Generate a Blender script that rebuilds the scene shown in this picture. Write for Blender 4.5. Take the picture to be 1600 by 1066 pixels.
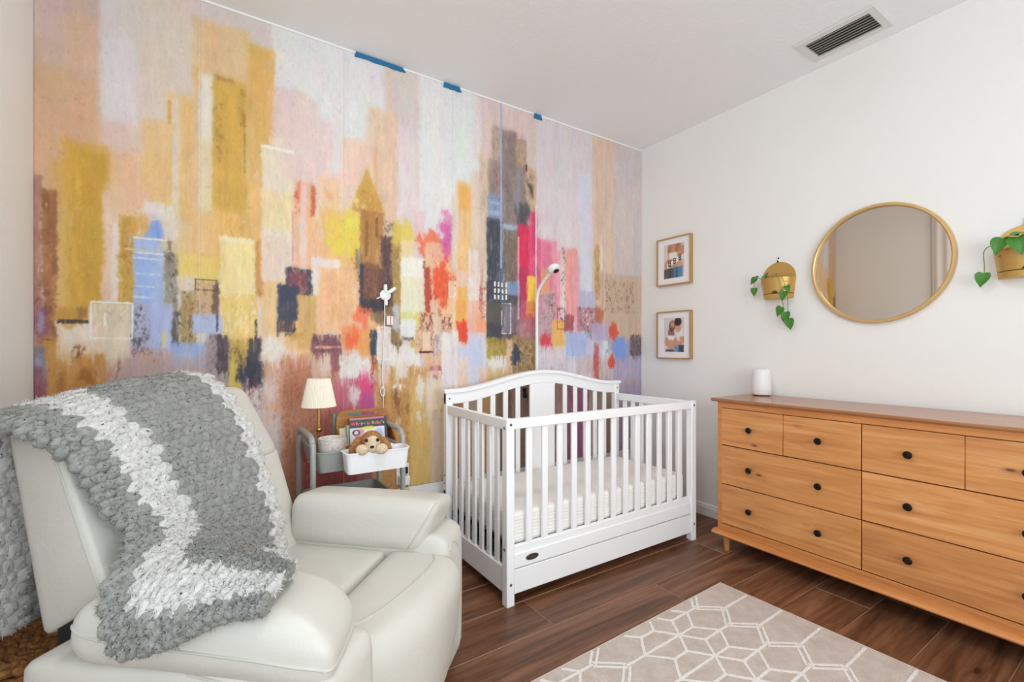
import bpy, bmesh, math, random
import numpy as np
from mathutils import Vector, Matrix

# ------------------------------------------------------------------ scene, camera, light
for o in list(bpy.data.objects):
    bpy.data.objects.remove(o, do_unlink=True)
scene = bpy.context.scene
COL = scene.collection
PI = math.pi
random.seed(7)

CAM_H = 1.155
cam_d = bpy.data.cameras.new('camera')
cam_d.sensor_width = 36.0
cam_d.lens = 16.2
cam_d.shift_y = 0.0075
cam_d.clip_start = 0.02
cam = bpy.data.objects.new('camera', cam_d)
cam.location = (0, 0, CAM_H)
cam.rotation_euler = (PI / 2, 0, math.radians(-33.2026))
COL.objects.link(cam)
scene.camera = cam

world = bpy.data.worlds.new('world')
scene.world = world
world.use_nodes = True
wn = world.node_tree
wn.nodes['Background'].inputs[0].default_value = (0.80, 0.90, 1.0, 1)
wn.nodes['Background'].inputs[1].default_value = 1.2

# room extents (metres): corner of mural wall and right wall, left wall, rear wall
XL, XR, YB, YF, ZC = -0.575, 2.879, 2.514, -1.75, 2.739
WALL_T = 0.12
# window openings: unseen rear one, assumed and placed for its light (x0, x1, z0, z1) and left wall (y0, y1, z0, z1)
ADDED_REAR_WIN = (-0.45, 1.85, 0.45, 2.30)
LEFT_WIN = (-1.25, 1.25, 0.55, 2.30)


def window_light(name, loc, rot, sx, sy, power, color):
    d = bpy.data.lights.new(name, 'AREA')
    d.shape = 'RECTANGLE'
    d.size, d.size_y = sx, sy
    d.energy = power
    d.color = color
    o = bpy.data.objects.new(name, d)
    o.location = loc
    o.rotation_euler = rot
    COL.objects.link(o)
    return o


window_light('added_rear_daylight', ((ADDED_REAR_WIN[0] + ADDED_REAR_WIN[1]) / 2, YF - 0.16, 1.4), (PI / 2, 0, 0), 2.25, 1.8, 112, (0.885, 0.965, 1.0))  # daylight from an assumed rear window, added to light the room
window_light('daylight_left_window', (XL - 0.16, (LEFT_WIN[0] + LEFT_WIN[1]) / 2, 1.43), (PI / 2, 0, -PI / 2), 2.45, 1.7, 20, (0.86, 0.955, 1.0))

vs = scene.view_settings
vs.view_transform = 'Standard'
vs.look = 'None'
vs.exposure = -0.80
vs.gamma = 1.0
vs.use_curve_mapping = False
scene.cycles.max_bounces = 10
scene.cycles.diffuse_bounces = 8


# ------------------------------------------------------------------ helpers: colour and material
def lin(c):
    return c / 12.92 if c <= 0.04045 else ((c + 0.055) / 1.055) ** 2.4


def hexc(h):
    return tuple(lin(int(h[i:i + 2], 16) / 255) for i in (0, 2, 4)) + (1.0,)


class Mat:
    """small wrapper to write node materials"""
    def __init__(self, name, color='CCCCCC', rough=0.5, metal=0.0, spec=0.5):
        self.m = bpy.data.materials.new(name)
        self.m.use_nodes = True
        self.nt = self.m.node_tree
        self.b = self.nt.nodes['Principled BSDF']
        self.b.inputs['Base Color'].default_value = hexc(color)
        self.b.inputs['Roughness'].default_value = rough
        self.b.inputs['Metallic'].default_value = metal
        self.b.inputs['Specular IOR Level'].default_value = spec

    def node(self, t, **kw):
        n = self.nt.nodes.new(t)
        for k, v in kw.items():
            if k in n.inputs:
                n.inputs[k].default_value = v
            else:
                setattr(n, k, v)
        return n

    def link(self, a, b):
        self.nt.links.new(a, b)

    def coords(self, scale=(1, 1, 1), kind='Object', rand=False):
        tc = self.node('ShaderNodeTexCoord')
        mp = self.node('ShaderNodeMapping')
        mp.inputs['Scale'].default_value = scale
        self.link(tc.outputs[kind], mp.inputs['Vector'])
        if rand:
            oi = self.node('ShaderNodeObjectInfo')
            ml = self.node('ShaderNodeMath', operation='MULTIPLY')
            ml.inputs[1].default_value = 37.0
            self.link(oi.outputs['Random'], ml.inputs[0])
            cx = self.node('ShaderNodeCombineXYZ')
            for i in range(3):
                self.link(ml.outputs[0], cx.inputs[i])
            self.link(cx.outputs[0], mp.inputs['Location'])
        return mp.outputs[0]

    def noise(self, vec, scale, detail=4, rough=0.55, distort=0.0):
        n = self.node('ShaderNodeTexNoise')
        n.inputs['Scale'].default_value = scale
        n.inputs['Detail'].default_value = detail
        n.inputs['Roughness'].default_value = rough
        n.inputs['Distortion'].default_value = distort
        self.link(vec, n.inputs['Vector'])
        return n.outputs['Fac']

    def ramp(self, fac, stops):
        r = self.node('ShaderNodeValToRGB')
        els = r.color_ramp.elements
        while len(els) < len(stops):
            els.new(0.5)
        for e, (p, c) in zip(els, stops):
            e.position = p
            e.color = hexc(c) if isinstance(c, str) else (c, c, c, 1)
        self.link(fac, r.inputs['Fac'])
        return r.outputs['Color']

    def mix(self, fac, a, b, mode='MIX'):
        n = self.node('ShaderNodeMix', data_type='RGBA', blend_type=mode)
        for sock, v in ((n.inputs[0], fac), (n.inputs[6], a), (n.inputs[7], b)):
            if hasattr(v, 'is_linked') or hasattr(v, 'links'):
                self.link(v, sock)
            elif isinstance(v, str):
                sock.default_value = hexc(v)
            else:
                sock.default_value = v
        return n.outputs[2]

    def bump(self, height, strength=0.2, dist=0.01):
        n = self.node('ShaderNodeBump')
        n.inputs['Strength'].default_value = strength
        n.inputs['Distance'].default_value = dist
        self.link(height, n.inputs['Height'])
        self.link(n.outputs[0], self.b.inputs['Normal'])

    def color(self, out):
        self.link(out, self.b.inputs['Base Color'])
        return self


MATS = {}


def plain(name, color, rough=0.5, metal=0.0, spec=0.5, bump=None, var=0.04):
    if name in MATS:
        return MATS[name].m
    M = Mat(name, color, rough, metal, spec)
    v = M.coords()
    n = M.noise(v, 14, 3)
    M.color(M.mix(n, tuple(x * (1 - var) for x in hexc(color)[:3]) + (1,), tuple(min(1, x * (1 + var)) for x in hexc(color)[:3]) + (1,)))
    if bump:
        M.bump(M.noise(M.coords(), bump[0], 5), bump[1], bump[2])
    MATS[name] = M
    return M.m


def wood(name, dark, mid, light, axis=1, scale=1.0, rough=0.4, rand=False, knots=None, tone=0.0, spec=0.5, bump=0.08, grain=0.72):
    M = Mat(name, mid, rough, 0, spec)
    st = [9.0, 9.0, 9.0]
    st[axis] = 0.75
    v = M.coords(tuple(s * scale for s in st), rand=rand)
    g1 = M.noise(v, 2.2, 6, 0.62, 1.2)
    st2 = [60.0, 60.0, 60.0]
    st2[axis] = 2.0
    v2 = M.coords(tuple(s * scale for s in st2), rand=rand)
    g2 = M.noise(v2, 1.6, 4, 0.6, 0.3)
    c = M.ramp(g1, [(0.28, dark), (0.5, mid), (0.72, light)])
    f2 = M.ramp(g2, [(0.3, grain), (0.62, 1.0)])
    c = M.mix(0.6, c, f2, 'MULTIPLY')
    if knots:
        vk = M.coords(knots[0], rand=rand)
        vo = M.node('ShaderNodeTexVoronoi')
        vo.inputs['Scale'].default_value = knots[1]
        M.link(vk, vo.inputs['Vector'])
        kf = M.ramp(vo.outputs['Distance'], [(0.0, 1.0), (knots[2], 0.85), (knots[2] * 1.7, 0.25), (knots[2] * 3.2, 0.0)])
        c = M.mix(kf, c, knots[3])
    if tone:
        oi = M.node('ShaderNodeObjectInfo')
        t = M.ramp(oi.outputs['Random'], [(0.0, 1.0 - tone), (1.0, 1.0)])
        c = M.mix(1.0, c, t, 'MULTIPLY')
    M.color(c)
    M.bump(g2, bump, 0.004)
    MATS[name] = M
    return M.m


# ------------------------------------------------------------------ helpers: objects
def link(o, parent=None):
    COL.objects.link(o)
    if parent is not None:
        o.parent = parent
    return o


def tag(o, label=None, cat=None, group=None, kind=None):
    if label:
        o['label'] = label
    if cat:
        o['category'] = cat
    if group:
        o['group'] = group
    if kind:
        o['kind'] = kind
    return o


def thing(name, label, cat, loc=(0, 0, 0), rz=0.0, group=None):
    o = bpy.data.objects.new(name, None)
    o.empty_display_size = 0.05
    o.location = loc
    o.rotation_euler = (0, 0, rz)
    COL.objects.link(o)
    return tag(o, label, cat, group)


class G:
    """collects geometry; build() links it as one mesh object"""
    def __init__(self):
        self.v, self.f, self.mi = [], [], []

    def add(self, vs, fs, mi=0):
        n = len(self.v)
        self.v += [tuple(p) for p in vs]
        self.f += [tuple(n + i for i in f) for f in fs]
        self.mi += [mi] * len(fs)
        return self

    def box(self, x0, y0, z0, x1, y1, z1, mi=0):
        vs = [(x, y, z) for z in (z0, z1) for y in (y0, y1) for x in (x0, x1)]
        return self.add(vs, [(0, 2, 3, 1), (4, 5, 7, 6), (0, 1, 5, 4), (2, 6, 7, 3), (0, 4, 6, 2), (1, 3, 7, 5)], mi)

    def tube(self, pts, r, n=10, cap=True, mi=0):
        pts = [Vector(p) for p in pts]
        rr = r if isinstance(r, (list, tuple)) else [r] * len(pts)
        vs, fs = [], []
        up = None
        for i, p in enumerate(pts):
            d = (pts[min(i + 1, len(pts) - 1)] - pts[max(i - 1, 0)]).normalized()
            if up is None:
                up = Vector((0, 0, 1)) if abs(d.z) < 0.9 else Vector((1, 0, 0))
            a = d.cross(up).normalized()
            up = a.cross(d).normalized()
            for k in range(n):
                t = 2 * PI * k / n
                vs.append(p + (a * math.cos(t) + up * math.sin(t)) * rr[i])
        for i in range(len(pts) - 1):
            for k in range(n):
                fs.append((i * n + k, i * n + (k + 1) % n, (i + 1) * n + (k + 1) % n, (i + 1) * n + k))
        if cap:
            fs.append(tuple(range(n))[::-1])
            fs.append(tuple((len(pts) - 1) * n + k for k in range(n)))
        return self.add(vs, fs, mi)

    def lathe(self, prof, c=(0, 0, 0), n=24, a0=0, a1=2 * PI, axis='z', mi=0):
        full = abs(a1 - a0 - 2 * PI) < 1e-6
        m = n if full else n + 1
        vs, fs = [], []
        for (r, z) in prof:
            for k in range(m):
                t = a0 + (a1 - a0) * k / n
                p = (r * math.cos(t), r * math.sin(t), z)
                if axis == 'x':
                    p = (p[2], p[0], p[1])
                elif axis == 'y':
                    p = (p[0], p[2], p[1])
                vs.append((c[0] + p[0], c[1] + p[1], c[2] + p[2]))
        for i in range(len(prof) - 1):
            for k in range(n if full else n):
                k2 = (k + 1) % m
                fs.append((i * m + k, i * m + k2, (i + 1) * m + k2, (i + 1) * m + k))
        return self.add(vs, fs, mi)

    def prism(self, poly, axis, a, b, mi=0):
        """poly: 2D outline; extruded along axis from a to b"""
        def P(u, w, t):
            return {'x': (t, u, w), 'y': (u, t, w), 'z': (u, w, t)}[axis]
        n = len(poly)
        vs = [P(u, w, a) for u, w in poly] + [P(u, w, b) for u, w in poly]
        fs = [tuple(range(n))[::-1], tuple(range(n, 2 * n))]
        fs += [(i, (i + 1) % n, n + (i + 1) % n, n + i) for i in range(n)]
        return self.add(vs, fs, mi)

    def ball(self, c, r, n=14, m=10, rough=0.0, mi=0, rot=None):
        r = r if isinstance(r, (list, tuple)) else (r, r, r)
        vs, fs = [], []
        for j in range(m + 1):
            ph = PI * j / m
            for k in range(n):
                t = 2 * PI * k / n
                q = 1 + (random.random() - 0.5) * rough
                p = Vector((r[0] * math.sin(ph) * math.cos(t) * q, r[1] * math.sin(ph) * math.sin(t) * q, r[2] * math.cos(ph) * q))
                if rot is not None:
                    p = rot @ p
                vs.append((c[0] + p.x, c[1] + p.y, c[2] + p.z))
        for j in range(m):
            for k in range(n):
                fs.append((j * n + k, (j + 1) * n + k, (j + 1) * n + (k + 1) % n, j * n + (k + 1) % n))
        return self.add(vs, fs, mi)

    def build(self, name, mat, parent=None, smooth=True, bevel=0.0, seg=2, sub=0, angle=40):
        me = bpy.data.meshes.new(name)
        me.from_pydata(self.v, [], self.f)
        bm = bmesh.new()
        bm.from_mesh(me)
        bmesh.ops.remove_doubles(bm, verts=bm.verts, dist=1e-6)
        bmesh.ops.recalc_face_normals(bm, faces=bm.faces)
        bm.to_mesh(me)
        bm.free()
        for m in (mat if isinstance(mat, (list, tuple)) else [mat]):
            me.materials.append(m)
        if any(self.mi) and len(me.polygons) == len(self.mi):
            me.polygons.foreach_set('material_index', self.mi)
        o = bpy.data.objects.new(name, me)
        link(o, parent)
        if smooth:
            me.polygons.foreach_set('use_smooth', [True] * len(me.polygons))
            me.set_sharp_from_angle(angle=math.radians(angle))
        if bevel:
            b = o.modifiers.new('bevel', 'BEVEL')
            b.width = bevel
            b.segments = seg
            b.limit_method = 'ANGLE'
            b.angle_limit = math.radians(35)
            b.harden_normals = False
        if sub:
            s = o.modifiers.new('sub', 'SUBSURF')
            s.levels = s.render_levels = sub
        return o


def box_obj(name, b, mat, parent=None, bevel=0.003):
    return G().box(*b).build(name, mat, parent, bevel=bevel)


def struct(name, g, mat, bevel=0.0):
    return tag(g.build(name, mat, None, smooth=False, bevel=bevel), kind='structure')


def cushion(corners, rnd=(0.5, 0.5, 0.5), bulge=(0, 0, 0), n=12, power=1.0, warp=None):
    """rounded, puffed six-sided block. corners: 8 points ordered x fastest, then y, then z"""
    C = [Vector(c) for c in corners]
    vs, fs, idx = [], [], {}

    def put(p):
        key = tuple(round(c, 6) for c in p)
        if key in idx:
            return idx[key]
        q = [max(-(1 - rnd[i]), min(1 - rnd[i], p[i])) for i in range(3)]
        d = [(p[i] - q[i]) / max(rnd[i], 1e-6) for i in range(3)]
        L = math.sqrt(sum(c * c for c in d))
        M = max(abs(c) for c in d)
        if L > 1e-9:
            d = [c / L * M for c in d]
        w = [q[i] + rnd[i] * d[i] for i in range(3)]
        x, y, z = w
        x2 = x * (1 + bulge[0] * (1 - y * y) * (1 - z * z))
        y2 = y * (1 + bulge[1] * (1 - x * x) * (1 - z * z))
        z2 = z * (1 + bulge[2] * (1 - x * x) * (1 - y * y))
        u, v, t = (x2 + 1) / 2, (y2 + 1) / 2, (z2 + 1) / 2
        P = Vector((0, 0, 0))
        for k in range(8):
            a = (u if k & 1 else 1 - u) * (v if k & 2 else 1 - v) * (t if k & 4 else 1 - t)
            P += C[k] * a
        if warp:
            P = Vector(warp(P, x, y, z))
        idx[key] = len(vs)
        vs.append(tuple(P))
        return idx[key]
    s = [math.sin(PI / 2 * (-1 + 2 * i / n)) for i in range(n + 1)]
    for ax in range(3):
        for side in (-1, 1):
            for i in range(n):
                for j in range(n):
                    qd = []
                    for (a, b) in ((i, j), (i + 1, j), (i + 1, j + 1), (i, j + 1)):
                        p = [0, 0, 0]
                        p[ax] = side
                        p[(ax + 1) % 3] = s[a]
                        p[(ax + 2) % 3] = s[b]
                        qd.append(put(p))
                    fs.append(tuple(qd if side > 0 else qd[::-1]))
    g = G()
    g.add(vs, fs)
    return g


def block(x0, x1, y0, y1, z0, z1):
    return [(x, y, z) for z in (z0, z1) for y in (y0, y1) for x in (x0, x1)]


def surf_pts(o, pts, axis, depth=0.5):
    """push points onto the surface of a mesh object along an axis direction (object space)"""
    from mathutils.bvhtree import BVHTree
    tree = BVHTree.FromPolygons([v.co for v in o.data.vertices], [tuple(p.vertices) for p in o.data.polygons])
    d = Vector(axis).normalized()
    out = []
    for p in smooth_path(pts, 8):
        h = tree.ray_cast(p - d * depth, d)
        out.append(h[0] if h[0] is not None else p)
    return out


def smooth_path(pts, n=8):
    """Catmull-Rom through points"""
    P = [Vector(p) for p in pts]
    out = []
    for i in range(len(P) - 1):
        p0, p1, p2, p3 = P[max(i - 1, 0)], P[i], P[i + 1], P[min(i + 2, len(P) - 1)]
        for k in range(n):
            t = k / n
            out.append(0.5 * ((2 * p1) + (-p0 + p2) * t + (2 * p0 - 5 * p1 + 4 * p2 - p3) * t * t + (-p0 + 3 * p1 - 3 * p2 + p3) * t ** 3))
    out.append(P[-1])
    return out


# ------------------------------------------------------------------ painter for flat prints (wall mural, photographs)
rng = np.random.default_rng(11)


def vnoise(h, w, ch, cw):
    """value noise field h x w with cells of ch x cw samples, range 0..1"""
    gh, gw = int(h / ch) + 3, int(w / cw) + 3
    g = rng.random((gh, gw))
    y = np.arange(h) / ch
    x = np.arange(w) / cw
    yi, xi = y.astype(int), x.astype(int)
    fy, fx = y - yi, x - xi
    fy, fx = fy * fy * (3 - 2 * fy), fx * fx * (3 - 2 * fx)
    a = g[yi][:, xi] * (1 - fx) + g[yi][:, xi + 1] * fx
    b = g[yi + 1][:, xi] * (1 - fx) + g[yi + 1][:, xi + 1] * fx
    return a * (1 - fy)[:, None] + b * fy[:, None]


def paint(strokes, W, H, step, painterly=False):
    """strokes in mm on a sheet W x H mm (origin lower left); returns sRGB array rows bottom to top"""
    nx, nz = int(W / step) + 1, int(H / step) + 1
    img = np.full((nz, nx, 3), 0.8)
    S = 2
    e1 = vnoise(nz * S, nx * S, 9 / step, 9 / step) + 0.8 * vnoise(nz * S, nx * S, 45 / step, 30 / step) - 0.9
    st = vnoise(nz * S, nx * S, 150 / step, 9 / step) + 0.7 * vnoise(nz * S, nx * S, 60 / step, 20 / step) - 0.85
    sp = 0.45 * vnoise(nz * S, nx * S, 14 / step, 7 / step) + 0.3 * vnoise(nz * S, nx * S, 7 / step, 6 / step) + 0.25 * vnoise(nz * S, nx * S, 34 / step, 16 / step)
    e2 = vnoise(nz * S, nx * S, 46 / step, 22 / step) + 0.7 * vnoise(nz * S, nx * S, 20 / step, 12 / step) - 0.85
    dry = vnoise(nz * S, nx * S, 90 / step, 5 / step) * 0.6 + vnoise(nz * S, nx * S, 30 / step, 14 / step) * 0.4
    def lay(ln):
        t = ln.split()
        k = t[0]
        if k == 'P':
            q = [float(c) for c in t[1:9]]
            px, pz = q[0::2], q[1::2]
            x0, x1, z0, z1 = min(px), max(px), min(pz), max(pz)
            colr, rest = t[9], [t[10], '5', '6', '8']
        else:
            x0, z0, x1, z1 = [float(c) for c in t[1:5]]
            colr, rest = t[5], t[6:] if len(t) > 6 else ['100', '4', '4', '0']
        al, soft, rough, streak = [float(c) for c in rest]
        soft = max(soft, step * 0.6)
        c = np.array([int(colr[i:i + 2], 16) / 255 for i in (0, 2, 4)])
        m = soft + rough + 2 * step
        i0, i1 = max(0, int((x0 - m) / step)), min(nx, int((x1 + m) / step) + 2)
        j0, j1 = max(0, int((z0 - m) / step)), min(nz, int((z1 + m) / step) + 2)
        if i1 <= i0 or j1 <= j0:
            return
        oy, ox = int(rng.integers(0, nz * (S - 1))), int(rng.integers(0, nx * (S - 1)))
        sl = (slice(oy + j0, oy + j1), slice(ox + i0, ox + i1))
        X = (np.arange(i0, i1) * step)[None, :]
        Z = (np.arange(j0, j1) * step)[:, None]
        en = e1[sl] * rough * 0.9
        if k == 'G':
            msk = np.zeros((j1 - j0, i1 - i0))
            for a in range(4):
                for b in range(3):
                    cx, cz = x0 + (x1 - x0) * (a + 0.5) / 4, z0 + (z1 - z0) * (b + 0.5) / 3
                    msk = np.maximum(msk, ((abs(X - cx + en * 0.5) < (x1 - x0) * 0.06) & (abs(Z - cz + en * 0.7) < (z1 - z0) * 0.12)) * 0.9)
        elif k == 'E':
            cx, cz, rx, rz = (x0 + x1) / 2, (z0 + z1) / 2, (x1 - x0) / 2, (z1 - z0) / 2
            d = (1 - np.sqrt(((X - cx) / rx) ** 2 + ((Z - cz) / rz) ** 2)) * min(rx, rz)
            msk = np.clip((d + en + (e2[sl] * 0.85 * min(rx, rz) if painterly else 0)) / (soft + (0.25 * min(rx, rz) if painterly else 0)) + 0.5, 0, 1)
        elif k == 'P':
            d = np.full((j1 - j0, i1 - i0), 1e9)
            area = sum(px[i] * pz[(i + 1) % 4] - px[(i + 1) % 4] * pz[i] for i in range(4))
            sg = 1 if area > 0 else -1
            for i in range(4):
                ax, az, bx, bz = px[i], pz[i], px[(i + 1) % 4], pz[(i + 1) % 4]
                L = math.hypot(bx - ax, bz - az)
                if L < 1:
                    continue
                d = np.minimum(d, sg * ((bx - ax) * (Z - az) - (bz - az) * (X - ax)) / L)
            msk = np.clip((d + en) / soft + 0.5, 0, 1)
        else:
            d = np.minimum(np.minimum(X - x0, x1 - X), np.minimum(Z - z0, z1 - Z))
            msk = np.clip((d + en) / soft + 0.5, 0, 1)
            if k == 'O':
                msk = msk * np.clip((7 - d + en * 0.5) / 3, 0, 1)
            if k == 'S':
                msk = msk * np.clip((sp[sl] - 0.50) * 4.5, 0, 1)
        msk = msk * msk * (3 - 2 * msk) * al / 100
        if painterly and k in 'RE' and al < 100.5:
            edge = np.clip(1.3 - np.clip(d, 0, 60) / 60, 0.3, 1) if k == 'R' else 0.8
            msk = msk * (1 - 0.5 * edge * np.clip((dry[sl] - 0.56) * 4, 0, 1))
        cc = c[None, None, :] * (1 + (st[sl] * streak / 100 * 0.9)[:, :, None])
        img[j0:j1, i0:i1] = img[j0:j1, i0:i1] * (1 - msk[:, :, None]) + cc * msk[:, :, None]

    def fine(ln):
        q = ln.split()
        if not painterly or q[0] in 'EPS':
            return False
        return q[0] in 'OG' or float(q[3]) - float(q[1]) < 17 or float(q[4]) - float(q[2]) < 17

    for ln in strokes:
        if not fine(ln):
            lay(ln)
    if painterly:
        # ragged brush ends and dribbles: sample the picture through a streaky displacement
        jz, jx = np.meshgrid(np.arange(nz), np.arange(nx), indexing='ij')
        low = np.clip((1350 - jz * step) / 300, 0, 1)
        drip = np.clip(vnoise(nz, nx, 260 / step, 7 / step) - 0.45, 0, 1) * 130 * low
        wob = (vnoise(nz, nx, 70 / step, 6 / step) - 0.5) * 15 + (vnoise(nz, nx, 60 / step, 30 / step) - 0.5) * 18
        wox = (vnoise(nz, nx, 24 / step, 60 / step) - 0.5) * 12 + (vnoise(nz, nx, 90 / step, 30 / step) - 0.5) * 10
        zi = np.clip(jz + ((wob + drip) / step).round().astype(int), 0, nz - 1)
        xi = np.clip(jx + (wox / step).round().astype(int), 0, nx - 1)
        img = img * 0.35 + img[zi, xi] * 0.65
        grey = img.mean(axis=2, keepdims=True)
        img = np.clip(grey + (img - grey) * 1.10, 0, 1)
        def blur(a, r, ax):
            if r < 1:
                return a
            pad = [(0, 0)] * 3
            pad[ax] = (r + 1, r)
            c = np.cumsum(np.pad(a, pad, mode='edge'), axis=ax)
            n = a.shape[ax]
            hi = np.take(c, np.arange(2 * r + 1, 2 * r + 1 + n), axis=ax)
            lo = np.take(c, np.arange(0, n), axis=ax)
            return (hi - lo) / (2 * r + 1)
        soft_img = blur(blur(img, int(24 / step), 0), int(14 / step), 1)
        softest = blur(blur(soft_img, int(45 / step), 0), int(20 / step), 1)
        zz = (np.arange(nz) * step)[:, None, None]
        up = np.clip((zz - 1500) / 600, 0, 1)
        m1 = 0.15 + 0.40 * up
        n1 = np.clip((e2[:nz, :nx] + 0.3) * 1.4, 0, 1)[:, :, None]
        img = img * (1 - m1) + (soft_img * (1 - 0.5 * n1 * up) + softest * 0.5 * n1 * up) * m1
        for ch in range(3):
            hue = vnoise(nz, nx, 160 / step, 60 / step) + 0.7 * vnoise(nz, nx, 50 / step, 12 / step) - 0.85
            img[:, :, ch] *= 1 + hue * 0.035
        fl = np.clip((sp[nz:2 * nz, nx:2 * nx] - 0.66) * 8, 0, 1)[:, :, None] * 0.10
        img = img * (1 - fl) + 0.93 * fl
        fl = np.clip((0.30 - sp[nz:2 * nz, :nx]) * 8, 0, 1)[:, :, None] * 0.06
        img = img * (1 - fl)
    for ln in strokes:
        if fine(ln):
            lay(ln)
    return np.clip(img, 0, 1)


def painted_sheet(name, img, step, u0, u1, place, thick, mat, parent=None):
    """grid mesh of columns u0..u1 of a painted sheet with the paint as a colour attribute; place(x_m, z_m, depth) -> xyz"""
    nz = img.shape[0]
    xs = np.arange(u0, u1 + 1)
    nx = len(xs)
    X, Z = np.meshgrid(xs * step / 1000, np.arange(nz) * step / 1000)
    V = np.stack(place(X.ravel(), Z.ravel(), 0.0), axis=1)
    i = np.arange(nz * nx).reshape(nz, nx)
    F = np.stack([i[:-1, :-1], i[:-1, 1:], i[1:, 1:], i[1:, :-1]], axis=-1).reshape(-1, 4)
    # thin edge strips behind the sheet
    ring = np.concatenate([i[0, :], i[1:, -1], i[-1, -2::-1], i[-2:0:-1, 0]])
    back = np.stack(place(X.ravel()[ring], Z.ravel()[ring], thick), axis=1)
    n0 = len(V)
    V = np.concatenate([V, back])
    r = len(ring)
    k = np.arange(r)
    E = np.stack([ring, n0 + k, n0 + (k + 1) % r, ring[(k + 1) % r]], axis=1)
    F = np.concatenate([F, E])
    me = bpy.data.meshes.new(name)
    me.vertices.add(len(V))
    me.vertices.foreach_set('co', V.astype(np.float32).ravel())
    me.loops.add(F.size)
    me.loops.foreach_set('vertex_index', F.astype(np.int32).ravel())
    me.polygons.add(len(F))
    me.polygons.foreach_set('loop_start', np.arange(0, F.size, 4, dtype=np.int32))
    me.update(calc_edges=True)
    c = img[:, u0:u1 + 1].reshape(-1, 3)
    c = np.concatenate([c, c[ring]])
    c = np.where(c <= 0.04045, c / 12.92, ((c + 0.055) / 1.055) ** 2.4)
    col = np.concatenate([c, np.ones((len(c), 1))], axis=1).astype(np.float32)
    a = me.color_attributes.new('paint', 'FLOAT_COLOR', 'POINT')
    a.data.foreach_set('color', col.ravel())
    me.materials.append(mat)
    o = bpy.data.objects.new(name, me)
    return link(o, parent)


def print_mat(name, rough=0.55, gain=1.0, grain=0.0, bump=0.0):
    M = Mat(name, 'CCCCCC', rough)
    at = M.node('ShaderNodeAttribute', attribute_name='paint')
    c = at.outputs['Color']
    if gain != 1.0:
        c = M.mix(1.0, c, (gain, gain, gain, 1), 'MULTIPLY')
    if grain:
        v = M.coords((1, 1, 0.25))
        n = M.noise(v, 190, 5, 0.7)
        v2 = M.coords((1, 1, 0.45))
        n2 = M.noise(v2, 60, 5, 0.65, 0.8)
        g1 = M.ramp(n, [(0.25, 1 - grain), (0.75, 1.0)])
        g2 = M.ramp(n2, [(0.25, 1 - grain), (0.75, 1.0)])
        c = M.mix(1.0, M.mix(1.0, c, g1, 'MULTIPLY'), g2, 'MULTIPLY')
        if bump:
            M.bump(n2, bump, 0.003)
    M.color(c)
    return M.m


# ------------------------------------------------------------------ the room
def wall_mat(name, color, scale=140, strength=0.12):
    M = Mat(name, color, 0.75, 0, 0.3)
    v = M.coords()
    n = M.noise(v, scale, 3, 0.5)
    b = M.ramp(n, [(0.42, 0.0), (0.6, 1.0)])
    M.bump(b, strength, 0.003)
    MATS[name] = M
    return M.m


m_wall = wall_mat('wall_paint', 'F0EFEC')
m_ceil = wall_mat('ceiling_paint', 'F3F4F5', 55, 0.22)
m_trim = plain('white_trim_paint', 'EFEEEC', 0.35, var=0.01)
m_winframe = plain('white_vinyl', 'F0F0EE', 0.3, var=0.01)

T = WALL_T
struct('wall_back', G().box(XL - T, YB, -0.02, XR + T, YB + T, ZC + 0.05), m_wall)
struct('wall_right', G().box(XR, YF - T, -0.02, XR + T, YB, ZC + 0.05), m_wall)
y0, y1, z0, z1 = LEFT_WIN
struct('wall_left', G().box(XL - T, YF, -0.02, XL, y0, ZC).box(XL - T, y1, -0.02, XL, YB, ZC)
       .box(XL - T, y0, -0.02, XL, y1, z0).box(XL - T, y0, z1, XL, y1, ZC), m_wall)
x0, x1, z0, z1 = ADDED_REAR_WIN
struct('wall_rear', G().box(XL - T, YF - T, -0.02, x0, YF, ZC).box(x1, YF - T, -0.02, XR, YF, ZC)
       .box(x0, YF - T, -0.02, x1, YF, z0).box(x0, YF - T, z1, x1, YF, ZC), m_wall)
struct('ceiling', G().box(XL - T, YF - T, ZC, XR + T, YB + T, ZC + 0.1), m_ceil)


def window(name, along, c, a0, a1, z0, z1):
    fr = []
    g = G()
    w, d = 0.05, 0.03

    def bx(u0, u1, q0, q1):
        if along == 'x':
            g.box(u0, c - d, q0, u1, c + d, q1)
        else:
            g.box(c - d, u0, q0, c + d, u1, q1)
    bx(a0, a1, z0, z0 + w)
    bx(a0, a1, z1 - w, z1)
    bx(a0, a0 + w, z0, z1)
    bx(a1 - w, a1, z0, z1)
    mid = (a0 + a1) / 2
    bx(mid - w / 2, mid + w / 2, z0, z1)
    return struct(name, g, m_winframe, 0.004)


window('added_rear_window', 'x', YF - 0.06, *ADDED_REAR_WIN)  # frame of the assumed rear window, out of view
window('window_2', 'y', XL - 0.06, *LEFT_WIN)

# baseboards with a stepped profile
BP = [(0, 0), (0.014, 0), (0.014, 0.058), (0.010, 0.066), (0.010, 0.074), (0.004, 0.082), (0, 0.082)]
g = G(); g.prism([(XR - a, b) for a, b in BP], 'y', YF, YB); struct('baseboard_right', g, m_trim)
g = G(); g.prism([(YB - a, b) for a, b in BP], 'x', XL, XR); struct('baseboard_back', g, m_trim)
g = G(); g.prism([(XL + a, b) for a, b in BP], 'y', YF, YB); struct('baseboard_left', g, m_trim)

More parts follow.
